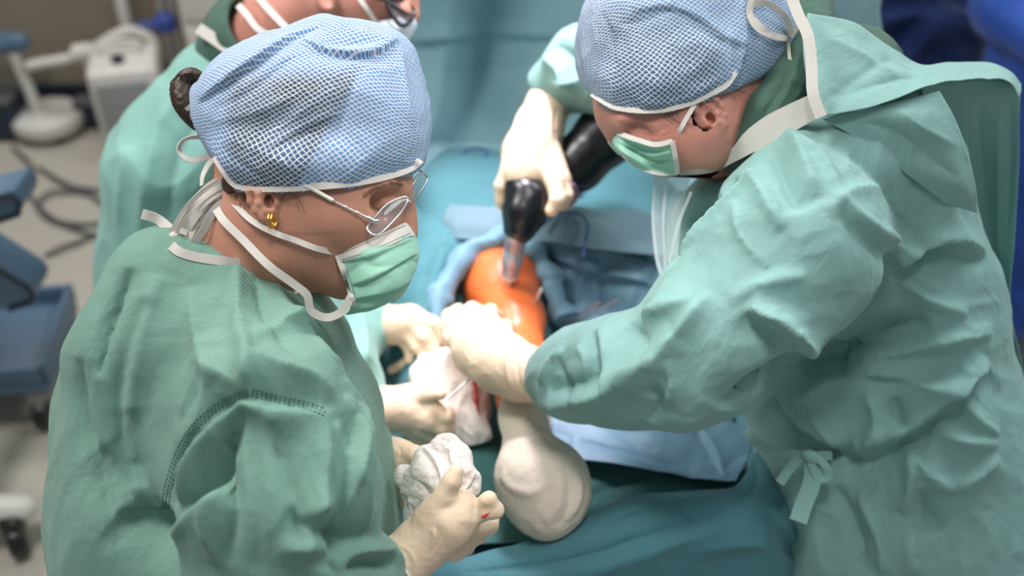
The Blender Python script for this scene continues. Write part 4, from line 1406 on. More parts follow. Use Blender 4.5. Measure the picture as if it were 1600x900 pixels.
linkc('strands', V, F, M_['hair_fine'], hair)
bun = []
s = S(.0028, .006)
for i in range(9):
    a = i / 8 * 2 * math.pi
    pass
rp_ = catmull([P(*q) for q in ((318, 128, 1.135), (300, 118, 1.13), (287, 128, 1.13), (284, 148, 1.125), (292, 168, 1.125), (306, 186, 1.13), (318, 196, 1.135))], 30)
Vq, Fq = sweep(rp_, np.interp(np.linspace(0, 1, 30), [0, .3, .6, 1], [.008, .0105, .013, .010]), 14)
parts = [(Vq, Fq)]
for i in range(40):
    ph = rng.uniform(0, 2 * math.pi); rr_ = .0118
    q = rp_ + np.stack([np.cos(ph + np.arange(30) * .05) * rr_, np.zeros(30), np.sin(ph + np.arange(30) * .05) * rr_], 1)
    q = q + rng.normal(0, .0006, (30, 3))
    parts.append(sweep(q, .0007, 4))
V, F = join(parts)
linkc('hair_bun', V, F, M_['hair'], hair)
V, F = ribbon([P(305, 158, 1.115), P(298, 166, 1.112), P(290, 172, 1.115)], .005, .002)
linkc('hair_band', V, F, M_['white_trim'], hair)
br = []
for i in range(70):
    t = rng.random()
    x = 566 + 62 * t; y = 306 - 20 * math.sin(min(1, t * 1.25) * math.pi * .5) + 2 * rng.normal()
    a = on(hbv, x, y, .0006); c = on(hbv, x + 7, y - 3 + 4 * t, .0010)
    if abs(a[2] - c[2]) < .01: br.append(sweep([a, (a + c) / 2, c], .00016, 4))
V, F = join(br)
linkc('eyebrow', V, F, M_['hair_fine'], hair)
br = []
for i in range(24):
    t = i / 23
    x = 582 + 38 * t; y = 321 + 6 * math.sin(t * math.pi)
    a = on(hbv, x, y, .0003); c = a + np.array([.003 + .003 * t, -.004, -.004])
    br.append(sweep([a, (a + c) / 2 + [0, -.001, 0], c], .00018, 4))
V, F = join(br)
linkc('eyelashes', V, F, M_['lash'], hair)

# ---- cap
# outline of the cap in the picture, puffed in depth
s = S(0.004, 0.03)
s.ell(492, 172, 1.128, 164, 118, .094, ang=-8, k=.03)
s.ell(560, 160, 1.128, 90, 100, .080, ang=-20, k=.05)
s.ell(600, 225, 1.13, 58, 68, .074, ang=-5, k=.04)
s.ell(400, 180, 1.13, 96, 84, .080, ang=35, k=.04)
s.chain([(345, 165, 1.132, 32), (310, 150, 1.132, 12)], k=.03)
s.chain([(500, 80, 1.13, 40), (595, 92, 1.13, 34)], k=.05)
s.ell(470, 262, 1.128, 110, 50, .086, k=.03)
s.ell(400, 250, 1.128, 48, 52, .076, ang=0, k=.03)
s.chain([(392, 262, 1.128, 50), (470, 270, 1.128, 60), (560, 266, 1.13, 62), (606, 252, 1.13, 52)], k=.02, flat=2.0)
# rim plane: through (352,285)-(470,300)-(657,252): cut below
ra = P(360, 292, 1.12); rb_ = P(470, 299, 1.05); rc = P(656, 262, 1.13)


def cutfn(X, Y, Z):
    # curved rim: below keeps negative
    xs = X / Z * FPX + 800; ys = 450 - Y / Z * FPX
    rim = np.interp(xs, [300, 345, 362, 372, 400, 470, 560, 620, 656], [170, 262, 290, 296, 299, 299, 290, 278, 262])
    rim = rim + 0.0 * Z - np.clip((Z - 1.13), 0, .1) * 260
    return -(ys - rim) / FPX * Z * -1.0


s.ops.append((lambda X, Y, Z: -((450 - Y / Z * FPX) - np.interp(X / Z * FPX + 800, [300, 345, 362, 372, 400, 470, 560, 620, 656], [190, 262, 288, 295, 299, 299, 290, 278, 262]) + np.clip((Z - 1.13), -.02, .1) * 260) / FPX * Z,
              np.array([-9.] * 3), np.array([9.] * 3), .003, 's'))
V, F = s.build(1, 1)
cax = P(640, 215, 1.128) - P(330, 165, 1.128)
V = crumple(V, F, 16, .0022, 61, (1, 1, 1))
capf = [
    ('s', .006, .006, [(310, 160), (350, 130), (400, 95), (450, 62), (500, 40)]),
    ('v', .006, .004, [(330, 170), (380, 150), (430, 110), (470, 80)]),
    ('r', .005, .003, [(330, 190), (400, 175), (480, 140)]),
    ('s', .007, .006, [(470, 62), (520, 82), (580, 84), (625, 62)]),
    ('v', .010, .006, [(500, 70), (550, 66), (600, 62)]),
    ('r', .006, .003, [(380, 250), (440, 200), (520, 140)]),
    ('s', .004, .003, [(420, 235), (470, 205), (530, 180)]),
    ('r', .006, .004, [(625, 62), (632, 130), (645, 200)]),
    ('v', .008, .003, [(560, 100), (540, 170), (500, 250)]),
    ('v', .005, .003, [(345, 230), (380, 260), (420, 285)]),
    ('r', .004, .0025, [(350, 215), (400, 235), (470, 270)]),
]
V = wrinkle(V, F, capf)
uv = col_uv(V, P(480, 185, 1.128), cax, (0, 1, 0), 0.0074)
px = V[:, 0] / V[:, 2] * FPX + 800; py = 450 - V[:, 1] / V[:, 2] * FPX
# hair shows through where the cap lies against it (body of hair, in the cap's own space)
ed = np.minimum.reduce([(px - 345) / 20, (py - (105 - (px - 400) * .05)) / 25, (535 + (170 - py) * .55 - px) / 10, (310 - py) / 12])
hairm = np.clip(ed, 0, 1) * np.clip((1.15 - V[:, 2]) / .02, 0, 1) * (.75 + .25 * vnoise(V * 40, 3))
M_['cap_w'] = net_cloth('cap_net_blue', (98, 142, 190), (36, 54, 80), (226, 226, 226))
cap = linkc('surgical_cap', V, F, M_['cap_w'], wom, uv=uv, attr={'hair': hairm})
cbv = BVHTree.FromPolygons(V.tolist(), F.tolist())
rim_px = [(336, 250), (350, 272), (362, 289), (375, 296), (400, 299), (440, 299), (480, 297), (530, 293), (580, 286), (620, 276), (645, 266), (656, 256)]
pts = []
for x, y in rim_px:
    pts.append(on(cbv, x, y - 5, .0005))
pts.append(P(657, 250, 1.15))
V, F = ribbon(pts, .0075, .0022, 90)
linkc('cap_band', V, F, M_['white_trim'], cap)
# cap tie loop at the nape
for pp, wd in (([(345, 238, 1.125), (300, 250, 1.11), (280, 236, 1.11), (288, 218, 1.115), (318, 214, 1.12), (345, 222, 1.125)], .006),
               ([(350, 240, 1.12), (330, 252, 1.11), (318, 272, 1.105), (315, 290, 1.10)], .006),
               ([(352, 262, 1.11), (348, 276, 1.105), (362, 288, 1.105)], .006)):
    V, F = ribbon([P(*q) for q in pp], wd, .001, 50, twist=[0, 20, 40, 60, 30, 0][:len(pp)])
    linkc('cap_tie', V, F, M_['white_trim'], cap)

# ---- mask
mc = [  # rows from top edge to bottom edge, columns from near side edge round the nose to the far side
    [P(525, 394, 1.078), P(560, 380, 1.068), P(600, 363, 1.078), P(634, 347, 1.112), P(640, 344, 1.14), P(630, 350, 1.175)],
    [P(532, 412, 1.078), P(568, 402, 1.064), P(612, 386, 1.070), P(646, 372, 1.112), P(650, 372, 1.14), P(640, 376, 1.178)],
    [P(541, 436, 1.080), P(580, 428, 1.064), P(622, 412, 1.070), P(652, 398, 1.112), P(653, 400, 1.14), P(640, 400, 1.18)],
    [P(548, 460, 1.084), P(588, 455, 1.068), P(622, 443, 1.074), P(643, 432, 1.108), P(642, 436, 1.14), P(632, 436, 1.18)],
    [P(546, 484, 1.096), P(582, 481, 1.080), P(608, 471, 1.084), P(625, 462, 1.108), P(624, 464, 1.14), P(618, 460, 1.17)],
    [P(540, 492, 1.110), P(575, 488, 1.10), P(596, 480, 1.10), P(612, 472, 1.115), P(612, 472, 1.14), P(608, 468, 1.16)],
]
V, F = sheet(mc, 110, 120)
mf = [('s', .004, .0035, [(545, 448), (590, 432), (652, 396)]), ('s', .004, .0035, [(550, 470), (600, 458), (640, 440)]),
      ('s', .003, .002, [(530, 412), (580, 400), (648, 374)]), ('r', .004, .002, [(540, 430), (570, 410), (640, 385)])]
V = wrinkle(V, F, mf)
V = crumple(V, F, 22, .0012, 41)
mask = solid(linkc('face_mask', V, F, M_['mask_green'], wom), .001)
mbv = BVHTree.FromPolygons(V.tolist(), F.tolist())
# white top band with stitch rows, side binding
bandc = [[p + np.array([0, 0, -.0012]) for p in mc[0]], [a * .1 + b * .9 + np.array([0, 0, -.0016]) for a, b in zip(mc[0], mc[1])]]
bandc = [bandc[0], [(a + b) / 2 + np.array([0, 0, -.001]) for a, b in zip(*bandc)], bandc[1]]
V, F = sheet(bandc, 14, 120)
band = solid(linkc('nose_band', V, F, M_['white_trim'], mask), .0008)
bb = BVHTree.FromPolygons(V.tolist(), F.tolist())
for ln in ([(531, 397), (575, 378), (634, 352)], [(534, 406), (580, 391), (642, 364)], [(535, 410), (582, 395), (644, 368)]):
    stitches(bb, ln, .0022, .0004, mask, 'stitching', M_['stitch'])
V, F = ribbon([on(mbv, x, y, .0014) for x, y in ((527, 396), (532, 410), (538, 426), (544, 444), (550, 462), (552, 478))], .0065, .0012, 40)
linkc('side_binding', V, F, M_['white_trim'], mask)
stitches(mbv, [(530, 400), (540, 424), (548, 446), (553, 470)], .0024, .0004, mask, 'stitching', M_['stitch'], (-2,))
# mask ties
tp_ = [on(hbv, x, y, .0045) for x, y in ((372, 322), (390, 342), (425, 362), (460, 375), (495, 388))]
V, F = ribbon([P(350, 290, 1.10), P(358, 308, 1.085)] + tp_[1:] + [P(526, 395, 1.077)], .0062, .001, 80)
linkc('mask_tie', V, F, M_['white_trim'], mask)
lo_ = [P(335, 322, 1.085), P(350, 345, 1.07), P(380, 375, 1.065), P(420, 415, 1.06), P(462, 446, 1.07), P(480, 462, 1.075), P(486, 485, 1.08), P(510, 496, 1.085), P(535, 486, 1.085), P(549, 462, 1.082)]
V, F = ribbon(lo_, .0085, .001, 110)
linkc('mask_tie', V, F, M_['white_trim'], mask)

# ---- glasses
gl = thing('glasses', 'x', 'x', [0, 0, 0])
bpy.data.objects.remove(gl)


def lens(ctrl_px, name):
    o = catmull([P(*q) for q in ctrl_px + ctrl_px[:1]], 60)[:-1]
    return o


near = lens([(580, 366, 1.050), (574, 356, 1.052), (588, 336, 1.062), (606, 318, 1.075), (630, 308, 1.088), (637, 313, 1.090), (626, 332, 1.082), (604, 356, 1.062), (590, 367, 1.053)], 'n')
far = lens([(640, 316, 1.100), (636, 308, 1.102), (645, 288, 1.118), (656, 272, 1.135), (666, 274, 1.142), (667, 282, 1.142), (656, 300, 1.125), (646, 314, 1.108)], 'f')
fr_ = []
for o in (near, far):
    fr_.append(sweep(o, .0012, 8, closed=True))
fr_.append(sweep(catmull([P(630, 314, 1.088), P(634, 312, 1.09), P(638, 314, 1.10)], 10), .0010, 8))
V, F = join(fr_)
gf = linkc('glasses', V, F, M_['steel'], wom, label='thin metal framed glasses')
for o in (near, far):
    c = o.mean(0)
    n = len(o)
    nrm = np.cross(o[5] - c, o[20] - c); nrm /= np.linalg.norm(nrm)
    R_ = [c + (o - c) * f + nrm * .0012 * (1 - f * f) for f in (1.0, .75, .5, .25)]
    V = [*np.concatenate(R_), c + nrm * .0012]
    V = np.array(V)
    F = []
    for k in range(3):
        for j in range(n): F.append([k * n + j, k * n + (j + 1) % n, (k + 1) * n + (j + 1) % n, (k + 1) * n + j])
    for j in range(n): F.append([3 * n + j, 3 * n + (j + 1) % n, 4 * n])
    V2 = V + nrm * -.0010; m = len(V)
    F2 = F + [[i + m for i in f[::-1]] for f in F] + [[(j + 1) % n, j, m + j, m + (j + 1) % n] for j in range(n)]
    linkc('lens', np.vstack([V, V2]), F2, M_['glass'], gf)
# near temple: pale sleeve then beaded metal
hinge = P(584, 346, 1.053)
t0 = P(486, 294, 1.046); t1 = P(520, 313, 1.045)
V, F = sweep([P(470, 288, 1.047), t0, t1], .0021, 10); linkc('temple_sleeve', V, F, M_['cuff'], gf)
parts = [sweep(catmull([t1, P(545, 326, 1.047), P(568, 337, 1.05), hinge], 20), .0009, 8)]
tl = catmull([t1, P(545, 326, 1.047), P(568, 337, 1.05), hinge], 9)
for i, q in enumerate(tl):
    r_ = .0022 if i % 2 == 0 else .0014
    parts.append(sweep([q - [r_, -r_ * .4, 0], q, q + [r_, -r_ * .4, 0]], [r_ * .5, r_, r_ * .5], 8))
parts.append(sweep([P(574, 340, 1.05), P(584, 346, 1.052), P(590, 345, 1.056)], .0022, 8))
V, F = join(parts); linkc('temple', V, F, M_['gold'] if 0 else M_['steel'], gf)
V, F = sweep([P(648, 262, 1.18), P(658, 268, 1.15), P(664, 274, 1.142)], .0012, 8); linkc('temple', V, F, M_['steel'], gf)

# ---- earring and necklace
er = []
for k_, off_ in enumerate((-.0016, 0.0016)):
    pts = [P(425, 345, 1.046) + np.array([off_ + .0022 * math.cos(a) * .6, .0072 * math.sin(a), .0052 * math.cos(a)]) for a in np.linspace(0, 2 * math.pi, 28)[:-1]]
    er.append(sweep(pts, .0011 + .0003 * np.sin(np.arange(27) * 1.6), 8, closed=True))
V, F = join(er)
linkc('earring', V, F, M_['gold'], wom, label='small gold hoop earring')
nk = [sweep([q - [.0015, 0, 0], q, q + [.0015, 0, 0]], [.001, .002, .001], 7) for q in catmull([P(449, 436, 1.10), P(456, 428, 1.10), P(464, 418, 1.105)], 6)]
V, F = join(nk)
linkc('necklace', V, F, M_['steel'], wom)

# ---- gauze held in both hands
s = S(0.003, 0.008)
for a in ([(690, 700, 1.20, 20), (718, 716, 1.19, 20), (722, 742, 1.18, 24)], [(668, 712, 1.205, 20), (672, 740, 1.19, 24), (700, 760, 1.17, 26)],
          [(630, 742, 1.22, 17), (648, 760, 1.205, 20), (660, 790, 1.19, 18)], [(640, 770, 1.215, 14), (646, 800, 1.20, 13), (640, 812, 1.20, 9)],
          [(700, 750, 1.18, 26), (735, 762, 1.18, 16), (742, 748, 1.18, 12)], [(660, 735, 1.20, 20), (690, 745, 1.185, 22)], [(652, 745, 1.2, 16), (676, 775, 1.18, 20)],
          [(688, 688, 1.205, 9), (705, 690, 1.20, 10), (716, 702, 1.195, 9)], [(655, 736, 1.19, 10), (680, 748, 1.17, 10)]):
    s.chain(a, k=.007, flat=.7)
V, F = s.build(1, 1)
V = wrinkle(V, F, [('s', .004, .005, [(660, 700), (680, 725), (690, 760)]), ('v', .004, .005, [(640, 745), (665, 765), (672, 800)]), ('s', .004, .005, [(700, 700), (705, 725), (730, 745)]),
                   ('s', .003, .004, [(730, 725), (735, 748), (715, 780)]), ('v', .003, .004, [(722, 770), (738, 760), (748, 745)]), ('r', .003, .004, [(650, 760), (640, 780), (642, 805)])])
V = crumple(V, F, 34, .0016, 51)
V = crumple(V, F, 85, .0005, 52)
tag(linkc('gauze_sponge', V, F, M_['gauze']), 'crumpled white gauze sponge held between the woman\'s gloved hands', 'gauze')

# ================================================================== man on the right with the drill
mb = np.array([0.78, 1.28, 0.0])
man = thing('person', 'surgeon with bare ear and blue net cap leaning from the right to drill', 'person', mb)


def man_gown(s, off=0.0):
    s.chain([(1300, 150, 1.30, 105), (1362, 290, 1.34, 130), (1410, 480, 1.40, 134), (1420, 680, 1.44, 165), (1450, 900, 1.48, 190)], k=.07, off=off)
    s.chain([(1200, 320, 1.38, 80), (1150, 370, 1.42, 88), (1180, 460, 1.42, 90), (1300, 560, 1.44, 120)], k=.06, off=off)
    s.chain([(1130, 330, 1.35, 60), (1092, 420, 1.36, 50)], k=.05, off=off)
    s.chain([(1240, 600, 1.44, 85), (1290, 690, 1.46, 90), (1360, 820, 1.47, 110), (1420, 960, 1.50, 140)], k=.06, off=off)
    # near arm
    s.chain([(1290, 250, 1.25, 110), (1230, 390, 1.20, 125), (1130, 510, 1.20, 112), (1058, 575, 1.22, 90)], k=.06, off=off)
    s.chain([(1058, 575, 1.22, 91), (970, 582, 1.27, 83), (900, 585, 1.33, 67), (858, 588, 1.365, 42)], k=.035, off=off)
    # far arm reaching over the drill
    s.chain([(1150, 180, 1.48, 90), (1010, 110, 1.56, 78), (915, 108, 1.63, 62), (868, 132, 1.66, 40)], k=.04, off=off)
    s.chain([(868, 132, 1.66, 38), (866, 146, 1.665, 32)], k=.02, off=off)


g = S(0.007, 0.05)
man_gown(g)
tw = to_world(P(1430, 860, 1.50))
skirt(g, tw, 0.40, 0.19, 0.22, k=.12)
g.chain([(1130, 190, 1.33, 78), (1225, 130, 1.32, 74), (1240, 60, 1.30, 60)], k=.02, mode='s')
V, F = g.build(2, 1)
V = crumple(V, F, 8, .0032, 71)
V = crumple(V, F, 22, .0013, 73)
mfold = [
    # sleeve
    ('r', .014, .012, [(848, 640), (890, 625), (945, 608), (1000, 570), (1060, 520)]),
    ('v', .012, .008, [(860, 610), (900, 602), (950, 588)]),
    ('s', .010, .008, [(930, 515), (945, 560), (958, 620)]),
    ('v', .014, .012, [(985, 508), (1000, 530), (1010, 560)]),
    ('r', .012, .010, [(1000, 500), (1040, 480), (1090, 470)]),
    ('r', .010, .010, [(980, 600), (1030, 560), (1080, 500), (1110, 460)]),
    ('v', .008, .007, [(1020, 600), (1032, 630), (1015, 660)]),
    ('r', .007, .006, [(1048, 560), (1052, 600), (1036, 640)]),
    ('v', .008, .006, [(870, 560), (880, 600), (905, 640)]),
    ('r', .006, .005, [(846, 600), (858, 570), (880, 545)]),
    ('r', .007, .005, [(900, 540), (915, 560), (910, 600)]),
    ('s', .010, .010, [(1165, 485), (1220, 520), (1270, 568)]),
    ('r', .006, .007, [(1170, 478), (1225, 510), (1275, 560)]),
    # shoulder crown folds
    ('v', .014, .007, [(1300, 220), (1350, 250), (1395, 300), (1420, 360), (1450, 400)]),
    ('r', .012, .010, [(1230, 200), (1250, 250), (1275, 310)]),
    ('r', .010, .009, [(1175, 265), (1200, 320), (1225, 360)]),
    ('v', .012, .008, [(1205, 230), (1225, 280), (1250, 330)]),
    ('r', .007, .006, [(1240, 215), (1285, 255), (1310, 300)]),
    ('r', .007, .006, [(1150, 320), (1160, 370), (1200, 420)]),
    ('r', .009, .007, [(1300, 300), (1350, 345), (1400, 380), (1440, 400)]),
    ('v', .009, .006, [(1310, 330), (1360, 380), (1420, 440)]),
    ('r', .008, .006, [(1380, 370), (1420, 420), (1470, 455)]),
    ('r', .008, .007, [(1400, 430), (1450, 470), (1510, 490)]),
    ('s', .010, .010, [(1400, 420), (1430, 400), (1480, 380), (1540, 400)]),
    ('r', .006, .005, [(1290, 330), (1330, 300), (1390, 290)]),
    ('r', .010, .009, [(1060, 400), (1100, 360), (1160, 300), (1190, 270)]),
    ('v', .012, .012, [(1045, 420), (1070, 370), (1110, 320), (1150, 275)]),
    ('r', .008, .006, [(1140, 470), (1200, 440), (1260, 430)]),
    # under the arm: side of the gown
    ('v', .020, .026, [(1130, 640), (1200, 605), (1270, 572), (1360, 530), (1450, 500)]),
    ('r', .014, .014, [(1240, 620), (1310, 590), (1400, 590), (1500, 610), (1540, 560)]),
    ('v', .012, .012, [(1290, 575), (1350, 590), (1430, 596), (1500, 580)]),
    ('r', .010, .010, [(1340, 560), (1400, 550), (1480, 530), (1550, 520)]),
    ('r', .012, .012, [(1250, 610), (1280, 650), (1310, 700)]),
    ('s', .010, .012, [(1210, 620), (1250, 660), (1310, 710)]),
    ('r', .008, .008, [(1350, 610), (1370, 650), (1360, 700)]),
    ('v', .008, .010, [(1395, 620), (1402, 645), (1412, 668)]),
    ('s', .012, .012, [(1310, 715), (1400, 690), (1470, 640), (1540, 570)]),
    ('v', .016, .012, [(1240, 700), (1290, 712), (1340, 708)]),
    # skirt front
    ('r', .010, .012, [(1418, 695), (1420, 750), (1410, 800)]),
    ('r', .010, .010, [(1420, 695), (1450, 740), (1490, 770)]),
    ('r', .008, .008, [(1490, 770), (1530, 740), (1560, 715)]),
    ('v', .012, .010, [(1440, 760), (1450, 800), (1470, 830)]),
    ('r', .014, .010, [(1340, 770), (1370, 830), (1380, 898)]),
    ('v', .014, .010, [(1300, 760), (1340, 830), (1350, 898)]),
    ('r', .008, .008, [(1460, 670), (1500, 690), (1560, 695)]),
    ('r', .008, .008, [(1500, 620), (1530, 660), (1560, 680)]),
    ('r', .012, .008, [(1430, 820), (1420, 860), (1425, 899)]),
    # lit sleeve
    ('r', .010, .010, [(850, 90), (880, 110), (890, 140)]), ('v', .008, .008, [(870, 70), (900, 95), (905, 130)]), ('r', .008, .008, [(860, 125), (890, 130), (930, 110)]),
]
V = wrinkle(V, F, [(k_, w_ * 1.1, h_ * 2.1, l_) for k_, w_, h_, l_ in mfold])
gown_m = linkc('surgical_gown', V, F, M_['gown_right'], man)
gm_bvh = BVHTree.FromPolygons(V.tolist(), F.tolist())

# open back: flap over the shoulder, hanging side, inner lappet
fl = [
    [P(1262, 20, 1.20), P(1335, 36, 1.22), P(1400, 78, 1.24), P(1440, 100, 1.27), P(1490, 96, 1.30), P(1545, 98, 1.32), P(1578, 112, 1.33), P(1596, 132, 1.34)],
    [P(1255, 70, 1.175), P(1330, 90, 1.19), P(1390, 105, 1.20), P(1440, 112, 1.225), P(1490, 110, 1.25), P(1545, 112, 1.27), P(1578, 120, 1.30), P(1596, 138, 1.32)],
    [P(1262, 130, 1.160), P(1330, 135, 1.165), P(1390, 130, 1.18), P(1440, 126, 1.20), P(1490, 120, 1.225), P(1545, 118, 1.25), P(1578, 124, 1.28), P(1595, 144, 1.30)],
    [P(1274, 184, 1.150), P(1340, 172, 1.150), P(1400, 154, 1.165), P(1446, 136, 1.18), P(1490, 127, 1.21), P(1545, 122, 1.235), P(1578, 128, 1.265), P(1593, 152, 1.29)],
]
V, F = sheet(fl, 60, 120)
V = wrinkle(V, F, [('r', .008, .006, [(1275, 175), (1340, 120), (1400, 90)]), ('v', .012, .008, [(1290, 60), (1350, 90), (1420, 130)]), ('r', .008, .005, [(1300, 150), (1370, 130), (1440, 118)])])
V = crumple(V, F, 14, .0015, 72)
solid(linkc('back_flap', V, F, M_['gown_right'], gown_m))
fl = [
    [P(1440, 134, 1.22), P(1480, 128, 1.26), P(1530, 124, 1.29), P(1570, 126, 1.31), P(1595, 138, 1.32)],
    [P(1450, 250, 1.36), P(1500, 240, 1.38), P(1540, 240, 1.38), P(1572, 240, 1.37), P(1592, 240, 1.36)],
    [P(1480, 370, 1.42), P(1520, 370, 1.43), P(1550, 370, 1.42), P(1572, 370, 1.40), P(1585, 370, 1.39)],
    [P(1500, 480, 1.46), P(1530, 480, 1.47), P(1552, 480, 1.46), P(1568, 480, 1.44), P(1578, 480, 1.42)],
    [P(1510, 600, 1.50), P(1545, 600, 1.50), P(1575, 600, 1.48), P(1592, 600, 1.46), P(1602, 600, 1.44)],
    [P(1510, 760, 1.55), P(1550, 760, 1.55), P(1585, 760, 1.52), P(1605, 760, 1.48), P(1622, 760, 1.46)],
    [P(1500, 1000, 1.62), P(1550, 1000, 1.60), P(1600, 1000, 1.56), P(1640, 1000, 1.52), P(1660, 1000, 1.50)],
]
V, F = sheet(fl, 150, 60)
V = wrinkle(V, F, [('r', .010, .006, [(1530, 150), (1535, 250), (1545, 370)]), ('v', .008, .005, [(1560, 160), (1560, 260), (1560, 400)]), ('r', .006, .004, [(1580, 150), (1578, 260), (1570, 400)])])
solid(linkc('back_panel', V, F, M_['gown_right'], gown_m))
fl = [
    [P(1285, 186, 1.165), P(1350, 170, 1.165), P(1415, 155, 1.18), P(1468, 142, 1.20)],
    [P(1320, 205, 1.165), P(1375, 192, 1.165), P(1440, 185, 1.175), P(1492, 185, 1.20)],
    [P(1365, 235, 1.175), P(1415, 230, 1.18), P(1470, 235, 1.19), P(1512, 240, 1.21)],
    [P(1420, 275, 1.195), P(1460, 280, 1.20), P(1500, 288, 1.21), P(1525, 295, 1.225)],
    [P(1480, 320, 1.225), P(1500, 325, 1.23), P(1517, 330, 1.235), P(1527, 333, 1.24)],
]
V, F = sheet(fl, 70, 60)
V = wrinkle(V, F, [('r', .010, .006, [(1340, 190), (1400, 205), (1500, 280)]), ('v', .008, .004, [(1400, 170), (1440, 200), (1500, 230)])])
solid(linkc('inner_lappet', V, F, M_['gown_right'], gown_m))

# collar band, strap, waist tie
def rib(pp, wd, parent, name, mt, n=50, th=.0012, tw=None):
    V, F = ribbon([P(*q) for q in pp], wd, th, n, twist=tw)
    return linkc(name, V, F, mt, parent)


cb_ = [on(gm_bvh, x, y, .003, 1.24) for x, y in ((1170, 232), (1205, 206), (1240, 184), (1272, 168))]
cbd = [P(1062, 270, 1.262), P(1110, 264, 1.245), P(1145, 244, 1.22), P(1175, 220, 1.20), P(1205, 200, 1.185), P(1240, 182, 1.17), P(1278, 162, 1.15)]
V, F = ribbon(cbd, [.007, .009, .014, .026, .030, .030, .026], .0022, 70)
linkc('collar_band', V, F, M_['white_trim'], gown_m)
rib([(1232, -20, 1.17), (1246, 20, 1.16), (1262, 55, 1.15), (1268, 100, 1.145), (1270, 145, 1.14), (1283, 183, 1.138)], .0125, gown_m, 'neck_tie', M_['white_trim'], 60)
rib([(1165, 672, 1.38), (1180, 690, 1.36), (1215, 706, 1.34), (1260, 712, 1.33), (1300, 712, 1.335)], .012, gown_m, 'waist_tie', M_['gown_right'], 50, tw=[0, 30, -20, 10, 0])
rib([(1250, 714, 1.33), (1232, 735, 1.325), (1218, 755, 1.32)], .012, gown_m, 'waist_tie', M_['gown_right'], 40)
rib([(1272, 716, 1.325), (1268, 755, 1.32), (1255, 790, 1.315), (1247, 815, 1.31)], .022, gown_m, 'waist_tie', M_['gown_right'], 40)
rib([(1262, 708, 1.32), (1285, 722, 1.315), (1296, 742, 1.315), (1280, 748, 1.318), (1266, 722, 1.32)], .010, gown_m, 'waist_tie', M_['gown_right'], 40)
link('knot', *(lambda v: (to_world(v[0]), v[1]))(S(.004, .008).ell(1268, 714, 1.325, 18, 11, .012, -20).build(1)), M_['gown_right'], gown_m)
# clear film hanging down the chest front
fl = [[P(1022, 268, 1.30), P(1045, 274, 1.28), P(1078, 280, 1.27)], [P(1018, 330, 1.31), P(1040, 335, 1.285), P(1066, 330, 1.27)], [P(1022, 400, 1.31), P(1040, 405, 1.29), P(1058, 395, 1.27)], [P(1036, 450, 1.30), P(1048, 452, 1.28), P(1062, 446, 1.27)]]
V, F = sheet(fl, 60, 30)
V = wrinkle(V, F, [('r', .004, .006, [(1035, 280), (1030, 350), (1040, 440)]), ('v', .004, .006, [(1055, 280), (1045, 350), (1048, 440)]), ('r', .003, .005, [(1070, 290), (1058, 350), (1055, 430)])])
solid(linkc('visor_film', V, F, M_['clear'], man, label='clear plastic film strip'), .0004)
for pp in ([(1024, 275, 1.285), (1020, 340, 1.29), (1028, 410, 1.285), (1045, 450, 1.27)], [(1042, 275, 1.27), (1036, 345, 1.272), (1040, 420, 1.27)], [(1080, 300, 1.25), (1060, 350, 1.255), (1046, 410, 1.26)]):
    rib(pp, .004, man, 'film_tie', M_['clear'], 40, .0006)
s = S(.003, .006)
s.ell(1066, 428, 1.262, 26, 20, .006, 35, k=.006); s.ell(1056, 452, 1.262, 20, 12, .006, -10, k=.006)
V, F = s.build(1, 1); V = crumple(V, F, 60, .004, 9)
linkc('film_bunch', V, F, M_['clear'], man)

# gloves
ML = dict(wrist=[(850, 590, 1.372, 40), (815, 582, 1.40, 44), (785, 568, 1.44, 47)],
          palm=[(785, 566, 1.44, 48), (752, 545, 1.48, 46), (738, 528, 1.50, 36)],
          fingers=[[(738, 528, 1.50, 26), (712, 508, 1.52, 17), (704, 496, 1.55, 14), (716, 486, 1.58, 12)],
                   [(752, 520, 1.51, 24), (732, 494, 1.53, 16), (738, 484, 1.56, 13), (752, 488, 1.60, 12)],
                   [(770, 522, 1.50, 24), (762, 497, 1.53, 16), (766, 487, 1.56, 12), (776, 494, 1.60, 11)],
                   [(785, 530, 1.50, 20), (788, 512, 1.54, 14), (792, 512, 1.58, 11), (792, 524, 1.61, 10)],
                   [(735, 545, 1.49, 24), (710, 530, 1.51, 16), (700, 512, 1.53, 13), (706, 500, 1.555, 11)]])
MR = dict(wrist=[(868, 140, 1.655, 34), (856, 165, 1.65, 33), (842, 200, 1.635, 38)],
          palm=[(842, 200, 1.635, 38), (828, 240, 1.62, 42), (820, 270, 1.60, 38)],
          fingers=[[(850, 250, 1.60, 22), (866, 285, 1.575, 15), (872, 312, 1.565, 13), (862, 328, 1.57, 11)],
                   [(858, 240, 1.61, 22), (878, 280, 1.585, 14), (884, 306, 1.58, 12), (878, 320, 1.585, 10)],
                   [(800, 265, 1.60, 20), (785, 290, 1.60, 13), (784, 312, 1.61, 11), (790, 326, 1.625, 9)],
                   [(812, 262, 1.60, 26), (800, 284, 1.60, 17), (792, 298, 1.61, 13)],
                   [(852, 215, 1.64, 22), (880, 250, 1.65, 14), (892, 290, 1.64, 11), (886, 318, 1.63, 9)]])
g1 = glove(ML, man, [('r', .005, .003, [(800, 540), (792, 570), (800, 610)]), ('v', .004, .003, [(815, 545), (808, 575), (815, 612)]), ('v', .006, .003, [(770, 520), (745, 540), (730, 560)])])
glove(MR, man, [('v', .003, .003, [(868, 170), (866, 196), (872, 215)]), ('r', .004, .003, [(862, 170), (860, 200), (864, 230)])])
V, F = sweep(catmull([P(842, 548, 1.35), P(832, 570, 1.325), P(832, 595, 1.322), P(846, 626, 1.345)], 30), .0026, 8)
